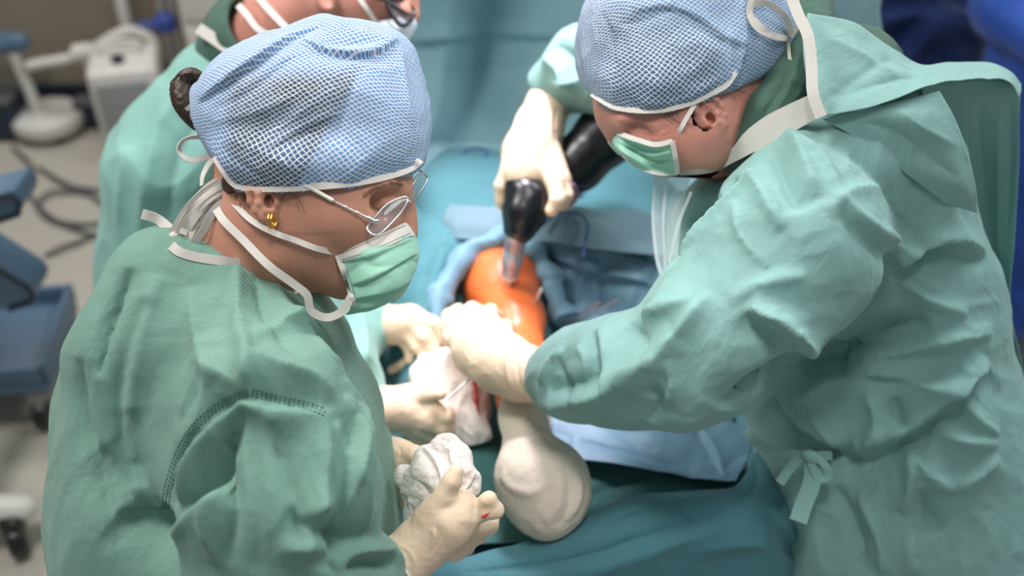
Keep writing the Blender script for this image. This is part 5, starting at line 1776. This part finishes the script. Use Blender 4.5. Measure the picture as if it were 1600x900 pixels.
linkc('glove_rim', V, F, M_['cuff'], man)

# head
h = S(0.0034, 0.02)
h.ell(1082, 70, 1.285, 136, 106, .080, ang=16, k=.02)
h.ell(990, 140, 1.28, 62, 50, .058, ang=25, k=.05)
h.ell(1036, 192, 1.27, 74, 52, .056, ang=-32, k=.05)
h.ell(1088, 190, 1.245, 62, 58, .044, ang=0, k=.05)
h.ell(1088, 190, 1.31, 62, 58, .044, ang=0, k=.05)
h.chain([(1102, 200, 1.225, 30), (1096, 230, 1.24, 26), (1050, 238, 1.27, 18)], k=.04)
h.chain([(1102, 200, 1.33, 30), (1090, 228, 1.32, 26), (1050, 240, 1.28, 20)], k=.04)
h.ell(1042, 244, 1.275, 18, 14, .022, k=.03)
h.chain([(958, 192, 1.275, 9), (966, 210, 1.275, 11), (978, 224, 1.275, 11)], k=.02)
h.chain([(952, 182, 1.275, 10), (985, 188, 1.235, 9), (1022, 202, 1.222, 8)], k=.028)
h.ell(1005, 210, 1.222, 22, 11, .013, ang=-14, k=.02, mode='s')
h.ell(1004, 212, 1.237, 17, 9, .011, ang=-14, k=.01)
h.ell(1032, 222, 1.234, 20, 12, .014, ang=-30, k=.03)
# neck
h.chain([(1120, 172, 1.285, 60), (1160, 140, 1.30, 60), (1230, 130, 1.36, 60)], k=.05)
h.chain([(1112, 216, 1.285, 38), (1140, 210, 1.33, 50), (1220, 190, 1.38, 60)], k=.04)
h.chain([(1130, 120, 1.285, 74), (1185, 104, 1.30, 44)], k=.04)
# ear
Vm, Fm = h.build(1, 1)
Vm = wrinkle(Vm, Fm, [('v', .0018, .0018, [(988, 206), (1002, 212), (1016, 214), (1026, 214)]), ('v', .002, .0012, [(1026, 208), (1036, 202), (1044, 196)]), ('v', .002, .0012, [(1028, 214), (1040, 212), (1050, 206)]),
                      ('v', .003, .0014, [(966, 180), (1000, 186), (1030, 192)]), ('v', .003, .0012, [(962, 174), (1000, 180)][:2] + [(1030, 184)]),
                      ('v', .005, .002, [(1150, 215), (1165, 180), (1172, 150)]), ('r', .006, .002, [(1136, 225), (1150, 190), (1158, 160)])])
bd = S(0.009, 0.04)
man_gown(bd, off=-.056)
hand_prims(bd, ML['wrist'], ML['palm'], [], -.006)
hand_prims(bd, MR['wrist'], MR['palm'], [], -.006)
hip = to_world(P(1440, 900, 1.52))
skirt(bd, hip, hip[2] - 0.15, .14, .14)
legs(bd, hip - [0, 0, .1], 0.12, direction=(-0.95, 0.3))
bd.chain([(1190, 180, 1.33, 70), (1290, 190, 1.36, 90)], k=.03, off=-.012)
Vb, Fb = bd.build(1)
fgs = []
for H in (ML, MR):
    s = S(.004, .006)
    hand_prims(s, H['wrist'][1:], H['palm'], H['fingers'], -.0022)
    fgs.append(s.build(0))
V, F = join([(Vm, Fm), ear(1112, 181, 1.198, 37, -32, -1), (Vb, Fb)] + fgs)
linkc('body', V, F, M_['skin_m'], man)
mbv2 = BVHTree.FromPolygons(Vm.tolist(), Fm.tolist())
s = S(.009, .03)
legs(s, hip - [0, 0, .1], 0.12, r=.10, direction=(-0.95, 0.3))
s.half(to_cam([hip[0], hip[1], 0.10]), M_WC.T @ np.array([0, 0, -1.0]), k=.002)
s.half(to_cam([hip[0], hip[1], 0.52]), M_WC.T @ np.array([0, 0, 1.0]), k=.002)
V, F = s.build(1)
linkc('trousers', V, F, M_['trouser'], man)
for sgn in (-1, 1):
    shoe('clog', [hip[0] + .3 * sgn * .12, hip[1] + .95 * sgn * .12, 0.0], (-0.95, 0.3), man, M_['clog'])

# scrub shirt collar under the gown
s = S(.005, .03)
s.chain([(1266, 0, 1.27, 34), (1264, 60, 1.245, 36), (1246, 120, 1.225, 40), (1208, 180, 1.225, 42), (1170, 226, 1.24, 34), (1135, 252, 1.265, 20)], k=.02)
s.chain([(1330, 120, 1.34, 80), (1290, 200, 1.34, 90)], k=.05)
V, F = s.build(1, 1)
V = wrinkle(V, F, [('s', .006, .006, [(1250, 60), (1235, 120), (1200, 180), (1165, 222)]), ('r', .006, .005, [(1262, 100), (1240, 160), (1190, 210)])])
V = crumple(V, F, 22, .0025, 77)
linkc('scrub_shirt', V, F, M_['scrub'], man)

# short grey hair at temple and nape
hm = None
for reg in range(2):
    st_ = []
    for i in range(260):
        if reg == 0: x0, y0 = rng.uniform(1035, 1084), rng.uniform(168, 200)
        else:
            t = rng.random(); x0, y0 = 1140 + 80 * t, 142 - 50 * t + rng.uniform(-14, 14)
        if reg == 0 and (y0 > 174 + (x0 - 990) * .25): continue
        a = on(mbv2, x0, y0, .0002); c = on(mbv2, x0 + rng.uniform(4, 9), y0 + rng.uniform(2, 8), .0012)
        if abs(a[2] - c[2]) < .01: st_.append(sweep([a, (a + c) / 2, c], .00014, 4))
    V, F = join(st_)
    if hm is None: hm = linkc('hair', V, F, M_['hair_grey'], man)
    else: linkc('nape_hair', V, F, M_['hair_grey'], hm)
br = []
for i in range(60):
    t = rng.random(); x = 962 + 62 * t; y = 188 + 14 * t + 2 * rng.normal()
    a = on(mbv2, x, y, .0003); c = on(mbv2, x + 6, y + 3, .0012)
    if abs(a[2] - c[2]) < .01: br.append(sweep([a, (a + c) / 2, c], .00015, 4))
V, F = join(br); linkc('eyebrow', V, F, M_['hair_grey'], hm)
br = []
for i in range(18):
    t = i / 17; x = 992 + 30 * t; y = 211 + 4 * t
    a = on(mbv2, x, y, .0002); br.append(sweep([a, a + [-.001, -.003, -.002], a + [-.002, -.005, -.003]], .00013, 4))
V, F = join(br); linkc('eyelashes', V, F, M_['lash'], hm)

# cap
s = S(0.004, 0.03)
s.ell(1078, 62, 1.282, 158, 122, .094, ang=16, k=.03)
s.ell(988, 90, 1.28, 82, 88, .080, ang=20, k=.04)
s.ell(1060, 20, 1.27, 130, 110, .085, ang=0, k=.05)
s.ell(1180, 70, 1.285, 62, 62, .070, ang=30, k=.04)
s.chain([(984, 124, 1.28, 66), (1015, 138, 1.28, 84), (1070, 122, 1.28, 84), (1140, 92, 1.285, 72), (1200, 58, 1.285, 48)], k=.02, flat=1.52)
s.ops.append((lambda X, Y, Z: -((450 - Y / Z * FPX) - np.interp(X / Z * FPX + 800, [880, 918, 935, 960, 1000, 1040, 1080, 1110, 1150, 1190, 1225, 1250], [110, 145, 160, 172, 178, 176, 166, 152, 136, 116, 90, 55]) + np.clip((Z - 1.26), -.02, .1) * 150) / FPX * Z,
              np.array([-9.] * 3), np.array([9.] * 3), .003, 's'))
V, F = s.build(1, 1)
V = crumple(V, F, 15, .0024, 81)
V = wrinkle(V, F, [
    ('s', .006, .006, [(1145, 150), (1160, 100), (1170, 60), (1165, 0)]),
    ('s', .005, .004, [(990, 20), (1040, 12), (1090, 30), (1130, 60), (1170, 75)]),
    ('v', .005, .005, [(940, 20), (955, 60), (958, 110)]), ('r', .005, .004, [(925, 30), (935, 80), (930, 130)]),
    ('r', .006, .004, [(1095, 165), (1130, 135), (1155, 100)]),
    ('v', .006, .004, [(960, 40), (1010, 30), (1060, 10)]),
    ('r', .004, .003, [(1020, 165), (1080, 150), (1130, 118)]),
])
uv = col_uv(V, P(1070, 70, 1.28), P(915, 100, 1.28) - P(1230, 60, 1.28), (0, 1, 0), 0.0072)
px = V[:, 0] / V[:, 2] * FPX + 800; py = 450 - V[:, 1] / V[:, 2] * FPX
hairm = np.clip(np.minimum((1140 - px) / 25, (py + 10 - (px - 1000) * .3) / 50), 0, 1) * (.75 + .25 * vnoise(V * 30, 4)) * .85
M_['cap_m'] = net_cloth('cap_net_blue_pale', (112, 144, 182), (50, 70, 94), (206, 216, 224))
capm = linkc('surgical_cap', V, F, M_['cap_m'], man, uv=uv, attr={'hair': hairm})
cb2 = BVHTree.FromPolygons(V.tolist(), F.tolist())
V, F = ribbon([on(cb2, x, y - 5, .0005, 1.25) for x, y in ((925, 152), (940, 162), (962, 173), (1000, 178), (1040, 176), (1080, 166), (1110, 152), (1135, 138), (1150, 118))], .006, .002, 90)
linkc('cap_band', V, F, M_['white_trim'], capm)
for pp, wd in (([(1232, 62, 1.24), (1200, 50, 1.22), (1174, 26, 1.215), (1176, 8, 1.22), (1200, 6, 1.225), (1228, 28, 1.23), (1236, 56, 1.235)], .007),
               ([(1234, 60, 1.235), (1210, 58, 1.215), (1182, 44, 1.205), (1170, 18, 1.21), (1180, -8, 1.22), (1210, -20, 1.23)], .006),
               ([(1236, 58, 1.235), (1250, 30, 1.22), (1240, 6, 1.22), (1215, -10, 1.22)], .006),
               ([(1232, 66, 1.24), (1234, 90, 1.24), (1242, 108, 1.235)], .004)):
    q3 = []
    for j, q in enumerate(pp):
        h_ = on(cb2, q[0], q[1], .010 if 0 < j < len(pp) - 1 else .003, q[2] - .03)
        q3.append(P(q[0], q[1], min(h_[2], q[2] - .02)))
    V, F = ribbon(q3, wd, .001, 60, twist=[0, 15, 30, 20, 10, 0, 0][:len(pp)])
    linkc('cap_tie', V, F, M_['white_trim'], capm)

# mask
mc2 = [
    [P(1050, 221, 1.222), P(1024, 226, 1.224), P(1000, 220, 1.228), P(976, 212, 1.245), P(957, 204, 1.272), P(950, 206, 1.30)],
    [P(1053, 236, 1.226), P(1022, 242, 1.222), P(996, 236, 1.226), P(972, 226, 1.244), P(955, 218, 1.272), P(950, 220, 1.30)],
    [P(1056, 252, 1.232), P(1026, 258, 1.226), P(1000, 252, 1.230), P(976, 240, 1.248), P(962, 230, 1.272), P(958, 232, 1.30)],
    [P(1058, 272, 1.242), P(1030, 272, 1.238), P(1004, 264, 1.242), P(984, 252, 1.256), P(972, 242, 1.275), P(968, 242, 1.30)],
]
mc2 = [[on(mbv2, (p[0] / p[2] * FPX + 800), 450 - p[1] / p[2] * FPX, .018 if (0 < i < 3 and j > 1) else .008, 1.25) if (j < 4 and i < 3) else p for j, p in enumerate(row)] for i, row in enumerate(mc2)]
V, F = sheet(mc2, 70, 90)
V = wrinkle(V, F, [('s', .004, .003, [(1050, 236), (1010, 238), (965, 216)]), ('s', .004, .003, [(1052, 252), (1015, 252), (975, 232)])])
mk = solid(linkc('face_mask', V, F, M_['mask_green'], man), .001)
V, F = ribbon([p - np.array([0, 0, .0015]) for p in mc2[0]], .006, .0012, 60); linkc('nose_band', V, F, M_['white_trim'], mk)
V, F = ribbon([mc2[i][0] - np.array([0, 0, .002]) for i in range(4)], .006, .0012, 40); linkc('side_binding', V, F, M_['white_trim'], mk)
V, F = ribbon([p - np.array([0, 0, .0015]) for p in mc2[3][:5]], .004, .0012, 40); linkc('hem', V, F, M_['white_trim'], mk)
V, F = ribbon([P(1050, 221, 1.220)] + [on(mbv2, x, y, .0015) for x, y in ((1062, 204), (1073, 184))] + [P(1086, 163, 1.19)], .0055, .001, 40)
linkc('mask_tie', V, F, M_['white_trim'], mk)

# ================================================================== drill
db = to_world(P(812, 350, 1.58))
dr = thing('surgical_drill', 'black surgical drill with steel chuck held over the orange knee', 'drill', db)
s = S(.004, .012)
s.chain([(820, 300, 1.585, 27), (816, 330, 1.585, 30), (812, 356, 1.59, 26)], k=.01)
s.chain([(808, 292, 1.59, 20), (830, 310, 1.59, 30), (828, 336, 1.595, 26)], k=.012)
V, F = s.build(1, 1); linkc('motor_housing', V, F, M_['black'], dr)
s = S(.004, .015)
s.chain([(836, 312, 1.61, 24), (866, 288, 1.64, 26), (900, 258, 1.66, 42), (950, 208, 1.66, 48), (975, 185, 1.66, 48)], k=.015)
V, F = s.build(1, 1); linkc('handle', V, F, M_['black'], dr, label='fat black battery handle')
V, F = sweep([P(881, 300, 1.605), P(884, 306, 1.595)], .022, 20); linkc('trigger_ring', V, F, mat('ring_violet', (150, 110, 140), .3), dr)
ax0, ax1, ax2, ax3 = P(807, 365, 1.59), P(797, 428, 1.635), P(797, 430, 1.636), P(793, 492, 1.68)
cp = [ax0 + (ax1 - ax0) * t for t in (0, .1, .12, .35, .37, .40, .42, .75, .78, 1)]
V, F = sweep(cp, [.018, .018, .0165, .0165, .0150, .0150, .0165, .0165, .0145, .0145], 28); linkc('chuck', V, F, M_['chuck'], dr)
V, F = sweep([ax1, ax1 + (ax3 - ax1) * .12], [.0125, .0105], 24); linkc('collar', V, F, M_['white_plastic'], dr, label='white collar')
V, F = sweep([ax1 + (ax3 - ax1) * .1, ax1 + (ax3 - ax1) * .5, ax3], [.0045, .0035, .002], 12); linkc('bit', V, F, M_['steel'], dr)
# pins standing in the bone
for (a, b_, lb) in (((846, 452, 1.62), (818, 508, 1.66), 'thick short steel pin slanting out of the orange knee'),
                    ((962, 470, 1.62), (868, 520, 1.70), 'long steel pin lying upper right of the white towel'),
                    ((934, 474, 1.60), (862, 522, 1.69), 'thin steel pin left of the long one over the white towel'),
                    ((736, 590, 1.48), (696, 626, 1.47), 'thin steel wire held in the assistant\'s lower fist')):
    pr_ = thing('steel_pin', lb, 'pin', to_world(P(*b_)))
    V, F = sweep([P(*a), (P(*a) + P(*b_)) / 2, P(*b_)], .0034 if 'thick' in lb else .0018, 10); linkc('shaft', V, F, M_['steel'], pr_)
    V, F = sweep([P(*a), P(*a) + (P(*a) - P(*b_)) * .06], [.0034 if 'thick' in lb else .0018, .0006], 10); linkc('tip', V, F, M_['steel'], pr_)

# ================================================================== assistant behind on the left
ab = np.array([-0.52, 1.55, 0.0])
asn = thing('person', 'assistant in mint gown and black glasses, head cut by the top edge', 'person', ab)


def as_gown(s, off=0.0):
    s.chain([(345, 150, 1.72, 85), (295, 270, 1.76, 118), (300, 430, 1.84, 130), (330, 620, 1.92, 150)], k=.06, off=off)
    s.chain([(420, 140, 1.74, 70), (470, 280, 1.78, 100), (480, 440, 1.84, 110), (460, 640, 1.92, 120)], k=.06, off=off)
    s.chain([(400, 180, 1.60, 60), (450, 320, 1.55, 58), (480, 450, 1.54, 52)], k=.05, off=off)
    s.chain([(480, 450, 1.54, 52), (530, 560, 1.56, 52), (562, 622, 1.55, 36), (575, 636, 1.55, 31)], k=.04, off=off)
    s.chain([(500, 250, 1.74, 58), (520, 400, 1.70, 55), (545, 480, 1.67, 50), (590, 505, 1.64, 29)], k=.05, off=off)
    s.chain([(520, 430, 1.66, 60), (540, 540, 1.62, 52)], k=.05, off=off)


g = S(0.008, 0.05)
as_gown(g)
tw = to_world(P(390, 640, 1.90))
skirt(g, tw, 0.30, 0.17, 0.20, k=.12)
g.chain([(420, 20, 1.68, 62), (400, 60, 1.70, 56)], k=.02, mode='s')
V, F = g.build(2, 1)
V = crumple(V, F, 8, .005, 91)
V = wrinkle(V, F, [('r', .02, .014, [(300, 130), (250, 200), (225, 320), (220, 400)]), ('v', .02, .014, [(330, 160), (280, 240), (260, 360)]), ('r', .02, .012, [(200, 230), (190, 320), (195, 400)]),
                   ('r', .012, .010, [(500, 430), (520, 500), (525, 600)]), ('v', .012, .010, [(540, 440), (545, 520), (545, 600)]), ('r', .012, .010, [(560, 470), (570, 540), (560, 600)])])
ga = linkc('surgical_gown', V, F, M_['gown_back'], asn)
rib([(310, 44, 1.62), (345, 68, 1.615), (375, 90, 1.61), (405, 112, 1.62)], .018, ga, 'collar_band', M_['white_trim'], th=.003)
AL = dict(wrist=[(588, 506, 1.64, 28), (612, 508, 1.635, 28)], palm=[(612, 508, 1.635, 29), (640, 504, 1.63, 27), (652, 510, 1.63, 22)],
          fingers=[[(650, 498, 1.625, 17), (676, 508, 1.62, 14), (692, 526, 1.62, 11.5), (700, 542, 1.63, 9)], [(645, 512, 1.62, 16), (664, 528, 1.61, 13), (678, 546, 1.61, 10.5)],
                   [(636, 520, 1.62, 15), (652, 540, 1.615, 12), (664, 556, 1.615, 10)], [(628, 524, 1.63, 14), (642, 548, 1.63, 10), (640, 562, 1.63, 9)],
                   [(650, 560, 1.64, 10), (630, 570, 1.645, 9), (612, 578, 1.65, 7.5)]])
AR = dict(wrist=[(574, 638, 1.548, 32), (604, 640, 1.54, 34)], palm=[(604, 640, 1.54, 35), (642, 638, 1.53, 36), (668, 648, 1.52, 30)],
          fingers=[[(650, 626, 1.515, 18), (670, 616, 1.50, 13), (688, 616, 1.49, 10)], [(676, 640, 1.51, 18), (696, 650, 1.51, 15), (700, 668, 1.52, 12), (684, 676, 1.53, 11)],
                   [(668, 656, 1.51, 18), (690, 668, 1.515, 14), (688, 682, 1.53, 11)], [(655, 668, 1.52, 16), (676, 680, 1.53, 12), (668, 690, 1.545, 10)], [(640, 670, 1.53, 15), (656, 686, 1.54, 11), (646, 692, 1.55, 9)]])
glove(AL, asn, res=.0032)
glove(AR, asn, res=.0032)
h = S(0.0045, 0.025)
h.ell(545, -62, 1.63, 98, 84, .078, ang=-10, k=.03)
h.ell(598, -8, 1.63, 48, 50, .060, ang=-20, k=.05)
h.ell(580, 25, 1.63, 46, 40, .050, ang=0, k=.05)
h.chain([(515, 20, 1.60, 28), (560, 52, 1.62, 24)], k=.04)
h.chain([(515, 20, 1.67, 28), (560, 52, 1.64, 24)], k=.04)
h.chain([(642, 6, 1.63, 7), (646, 26, 1.63, 9)], k=.02)
h.ell(632, 20, 1.595, 10, 12, .012, k=.02)
h.chain([(500, 0, 1.63, 56), (450, 40, 1.66, 58), (400, 80, 1.70, 66)], k=.05)
h.ell(512, 0, 1.556, 15, 21, .008, ang=-10, k=.01)
h.ell(514, -2, 1.549, 8, 13, .006, ang=-10, k=.006, mode='s')
Vh, Fh = h.build(1)
bd = S(0.01, 0.04)
as_gown(bd, off=-.045)
for H in (AL, AR): hand_prims(bd, H['wrist'], H['palm'], [], -.007)
hip = to_world(P(390, 640, 1.90))
skirt(bd, hip, hip[2] - 0.15, .13, .13)
legs(bd, hip - [0, 0, .1], 0.10, direction=(0.9, 0.3))
Vb, Fb = bd.build(1)
fgs = []
for H in (AL, AR):
    s = S(.0045, .006); hand_prims(s, H['wrist'][1:], H['palm'], H['fingers'], -.0026); fgs.append(s.build(0))
V, F = join([(Vh, Fh), (Vb, Fb)] + fgs)
linkc('body', V, F, M_['skin_m'], asn)
for sgn in (-1, 1):
    shoe('clog', [hip[0] - .3 * sgn * .10, hip[1] + .95 * sgn * .10, 0.0], (0.9, 0.3), asn, M_['clog'])
s = S(.009, .03)
legs(s, hip - [0, 0, .1], 0.10, r=.10, direction=(0.9, 0.3))
s.half(to_cam([hip[0], hip[1], 0.10]), M_WC.T @ np.array([0, 0, -1.0]), k=.002)
s.half(to_cam([hip[0], hip[1], 0.52]), M_WC.T @ np.array([0, 0, 1.0]), k=.002)
V, F = s.build(1)
linkc('trousers', V, F, M_['trouser'], asn)
s = S(.006, .02)
s.chain([(440, 5, 1.68, 72), (395, 70, 1.69, 76), (380, 110, 1.72, 80)], k=.02)
s.chain([(460, 0, 1.66, 60), (415, 45, 1.655, 60)], k=.01, mode='s')
s.half(P(398, 20, 1.66), P(440, -6, 1.66) - P(398, 30, 1.66), k=.003)
V, F = s.build(1)
linkc('scrub_shirt', V, F, M_['scrub'], asn)
rib([(372, 8, 1.595), (385, 22, 1.585), (402, 44, 1.58), (430, 62, 1.58)], .010, asn, 'neck_tie', M_['white_trim'])
rib([(400, -8, 1.60), (425, 20, 1.582), (450, 45, 1.575), (475, 60, 1.58)], .010, asn, 'mask_tie', M_['white_trim'])
s = S(.005, .02); s.ell(540, -75, 1.63, 108, 82, .088, -10); s.half(P(540, -30, 1.63), (0.1, -1, 0), k=.003)
V, F = s.build(1)
uv = col_uv(V, P(540, -75, 1.63), (1, 0, 0), (0, 1, 0), 0.0075)
linkc('surgical_cap', V, F, M_['cap_m'], asn, uv=uv, attr={'hair': np.zeros(len(V))})
mc3 = [[P(588, 34, 1.575), P(612, 30, 1.575), P(640, 24, 1.60), P(648, 26, 1.63), P(645, 30, 1.66)],
       [P(590, 52, 1.58), P(616, 50, 1.575), P(644, 44, 1.60), P(650, 44, 1.63), P(646, 46, 1.66)],
       [P(588, 78, 1.60), P(606, 78, 1.595), P(626, 76, 1.605), P(632, 72, 1.63), P(628, 70, 1.66)]]
V, F = sheet(mc3, 40, 50)
mk = solid(linkc('face_mask', V, F, M_['mask_blue'], asn), .001)
rib([(556, -10, 1.552), (572, 12, 1.558), (588, 36, 1.572)], .007, mk, 'mask_tie', M_['white_trim'])
o = catmull([P(*q) for q in ((604, 2, 1.565), (612, 22, 1.565), (626, 40, 1.57), (640, 34, 1.585), (646, 18, 1.60), (634, 4, 1.59), (616, -4, 1.57), (604, 2, 1.565))], 40)[:-1]
V, F = join([sweep(o, .0035, 8, closed=True), sweep([P(520, -20, 1.545), P(604, 2, 1.563), P(640, 24, 1.58)], .003, 8)])
gl_ = linkc('glasses', V, F, M_['black'], asn, label='black framed glasses')
c = o.mean(0); n = len(o)
V = np.vstack([o, o + [0, 0, .0015]]); F = [list(range(n)), [n + j for j in range(n)][::-1]] + [[(j + 1) % n, j, n + j, n + (j + 1) % n] for j in range(n)]
linkc('lens', V, F, M_['glass'], gl_, smooth=False)

# ================================================================== right background
bb_ = to_world(P(1620, 300, 2.75)); bb_[2] = 0
bp = thing('person', 'colleague in royal blue gown at the right edge behind the hanging flap', 'person', bb_)
ctr = np.array([bb_[0] - .02, bb_[1], 0])


def bl(s, off=0.0):
    s.cone(to_cam(ctr + [0, 0, 1.36]), to_cam(ctr + [0, 0, .95]), .19 + off, .20 + off, k=.06)
    s.cone(to_cam(ctr + [0, 0, .95]), to_cam(ctr + [0, 0, .30]), .20 + off, .24 + off, k=.06)
    s.cone(to_cam(ctr + [-.16, -.02, 1.38]), to_cam(ctr + [-.24, -.04, 1.05]), .085 + off, .07 + off, k=.06)
    s.cone(to_cam(ctr + [-.24, -.04, 1.05]), to_cam(ctr + [-.12, -.26, .98]), .07 + off, .05 + off, k=.05)
    s.cone(to_cam(ctr + [.16, 0, 1.38]), to_cam(ctr + [.26, -.04, 1.05]), .085 + off, .07 + off, k=.06)
    s.cone(to_cam(ctr + [.26, -.04, 1.05]), to_cam(ctr + [.12, -.26, .98]), .07 + off, .05 + off, k=.05)


g = S(.012, .05); bl(g)
V, F = g.build(2, 1); V = crumple(V, F, 6, .012, 95)
linkc('surgical_gown', V, F, M_['royal'], bp)
s = S(.01, .03); bl(s, -.025)
s.cone(to_cam(ctr + [0, 0, 1.45]), to_cam(ctr + [0, 0, 1.62]), .06, .06)
s.ops.append(s.ops[-1]) if 0 else None
s.cone(to_cam(ctr + [0, -.01, 1.66]), to_cam(ctr + [0, 0, 1.73]), .078, .088)
for sg in (-1, 1):
    hnd = ctr + [sg * .12, -.26, .98]
    s.cone(to_cam(hnd), to_cam(hnd + [-sg * .05, -.08, -.01]), .032, .028, k=.01)
    for q in range(4):
        f0 = hnd + [-sg * (.03 + .018 * q), -.08, 0]
        s.cone(to_cam(f0), to_cam(f0 + [-sg * .02, -.05, -.02]), .010, .008, k=.004)
legs(s, ctr + [0, 0, .85], .11, direction=(0, -1))
V, F = s.build(1); linkc('body', V, F, M_['skin_m'], bp)
s = S(.008, .02); s.cone(to_cam(ctr + [0, 0, 1.70]), to_cam(ctr + [0, .01, 1.76]), .096, .098)
s.half(to_cam(ctr + [0, 0, 1.70]), M_WC.T @ np.array([0, -.3, -1.0]))
V, F = s.build(1); linkc('surgical_cap', V, F, M_['royal'], bp)
for sg in (-1, 1):
    shoe('clog', [ctr[0] + .11 * sg, ctr[1], 0.0], (0, -1), bp, M_['clog'])

c = to_world(P(1420, 60, 2.9)); c[2] = 0
s = S(.012, .05)
s.cone(to_cam(c + [-.10, .05, .95]), to_cam(c + [-.12, .05, .30]), .11, .15)
s.cone(to_cam(c + [.10, .05, .80]), to_cam(c + [.14, .05, .30]), .12, .16)
s.cone(to_cam(c + [.0, .05, 1.22]), to_cam(c + [.02, .05, .60]), .06, .12)
s.cone(to_cam(c + [-.10, .05, .30]), to_cam(c + [-.10, .05, .14]), .15, .14)
s.cone(to_cam(c + [.14, .05, .30]), to_cam(c + [.12, .05, .14]), .15, .14)
V, F = s.build(2, 1); V = crumple(V, F, 5, .03, 97)
tag(linkc('covered_equipment', V, F, M_['navy']), 'equipment under a dark navy cover behind the leaning surgeon', 'equipment')
cw = WY(1500, 30, c[1] + .45); cw[2] = 0
cb3 = thing('cupboard', 'narrow brown cupboard standing right of the navy covered equipment', 'cupboard', cw)
link('body', *boxm(cw + [0, .1, .62], (.22, .30, 1.24), bev=.01), M_['brown'], cb3)
link('door', *boxm(cw + [0, -.06, .64], (.20, .02, 1.14), bev=.005), M_['brown'], cb3)
link('handle', *boxm(cw + [.07, -.078, .8], (.012, .015, .14), bev=.004), M_['steel'], cb3)
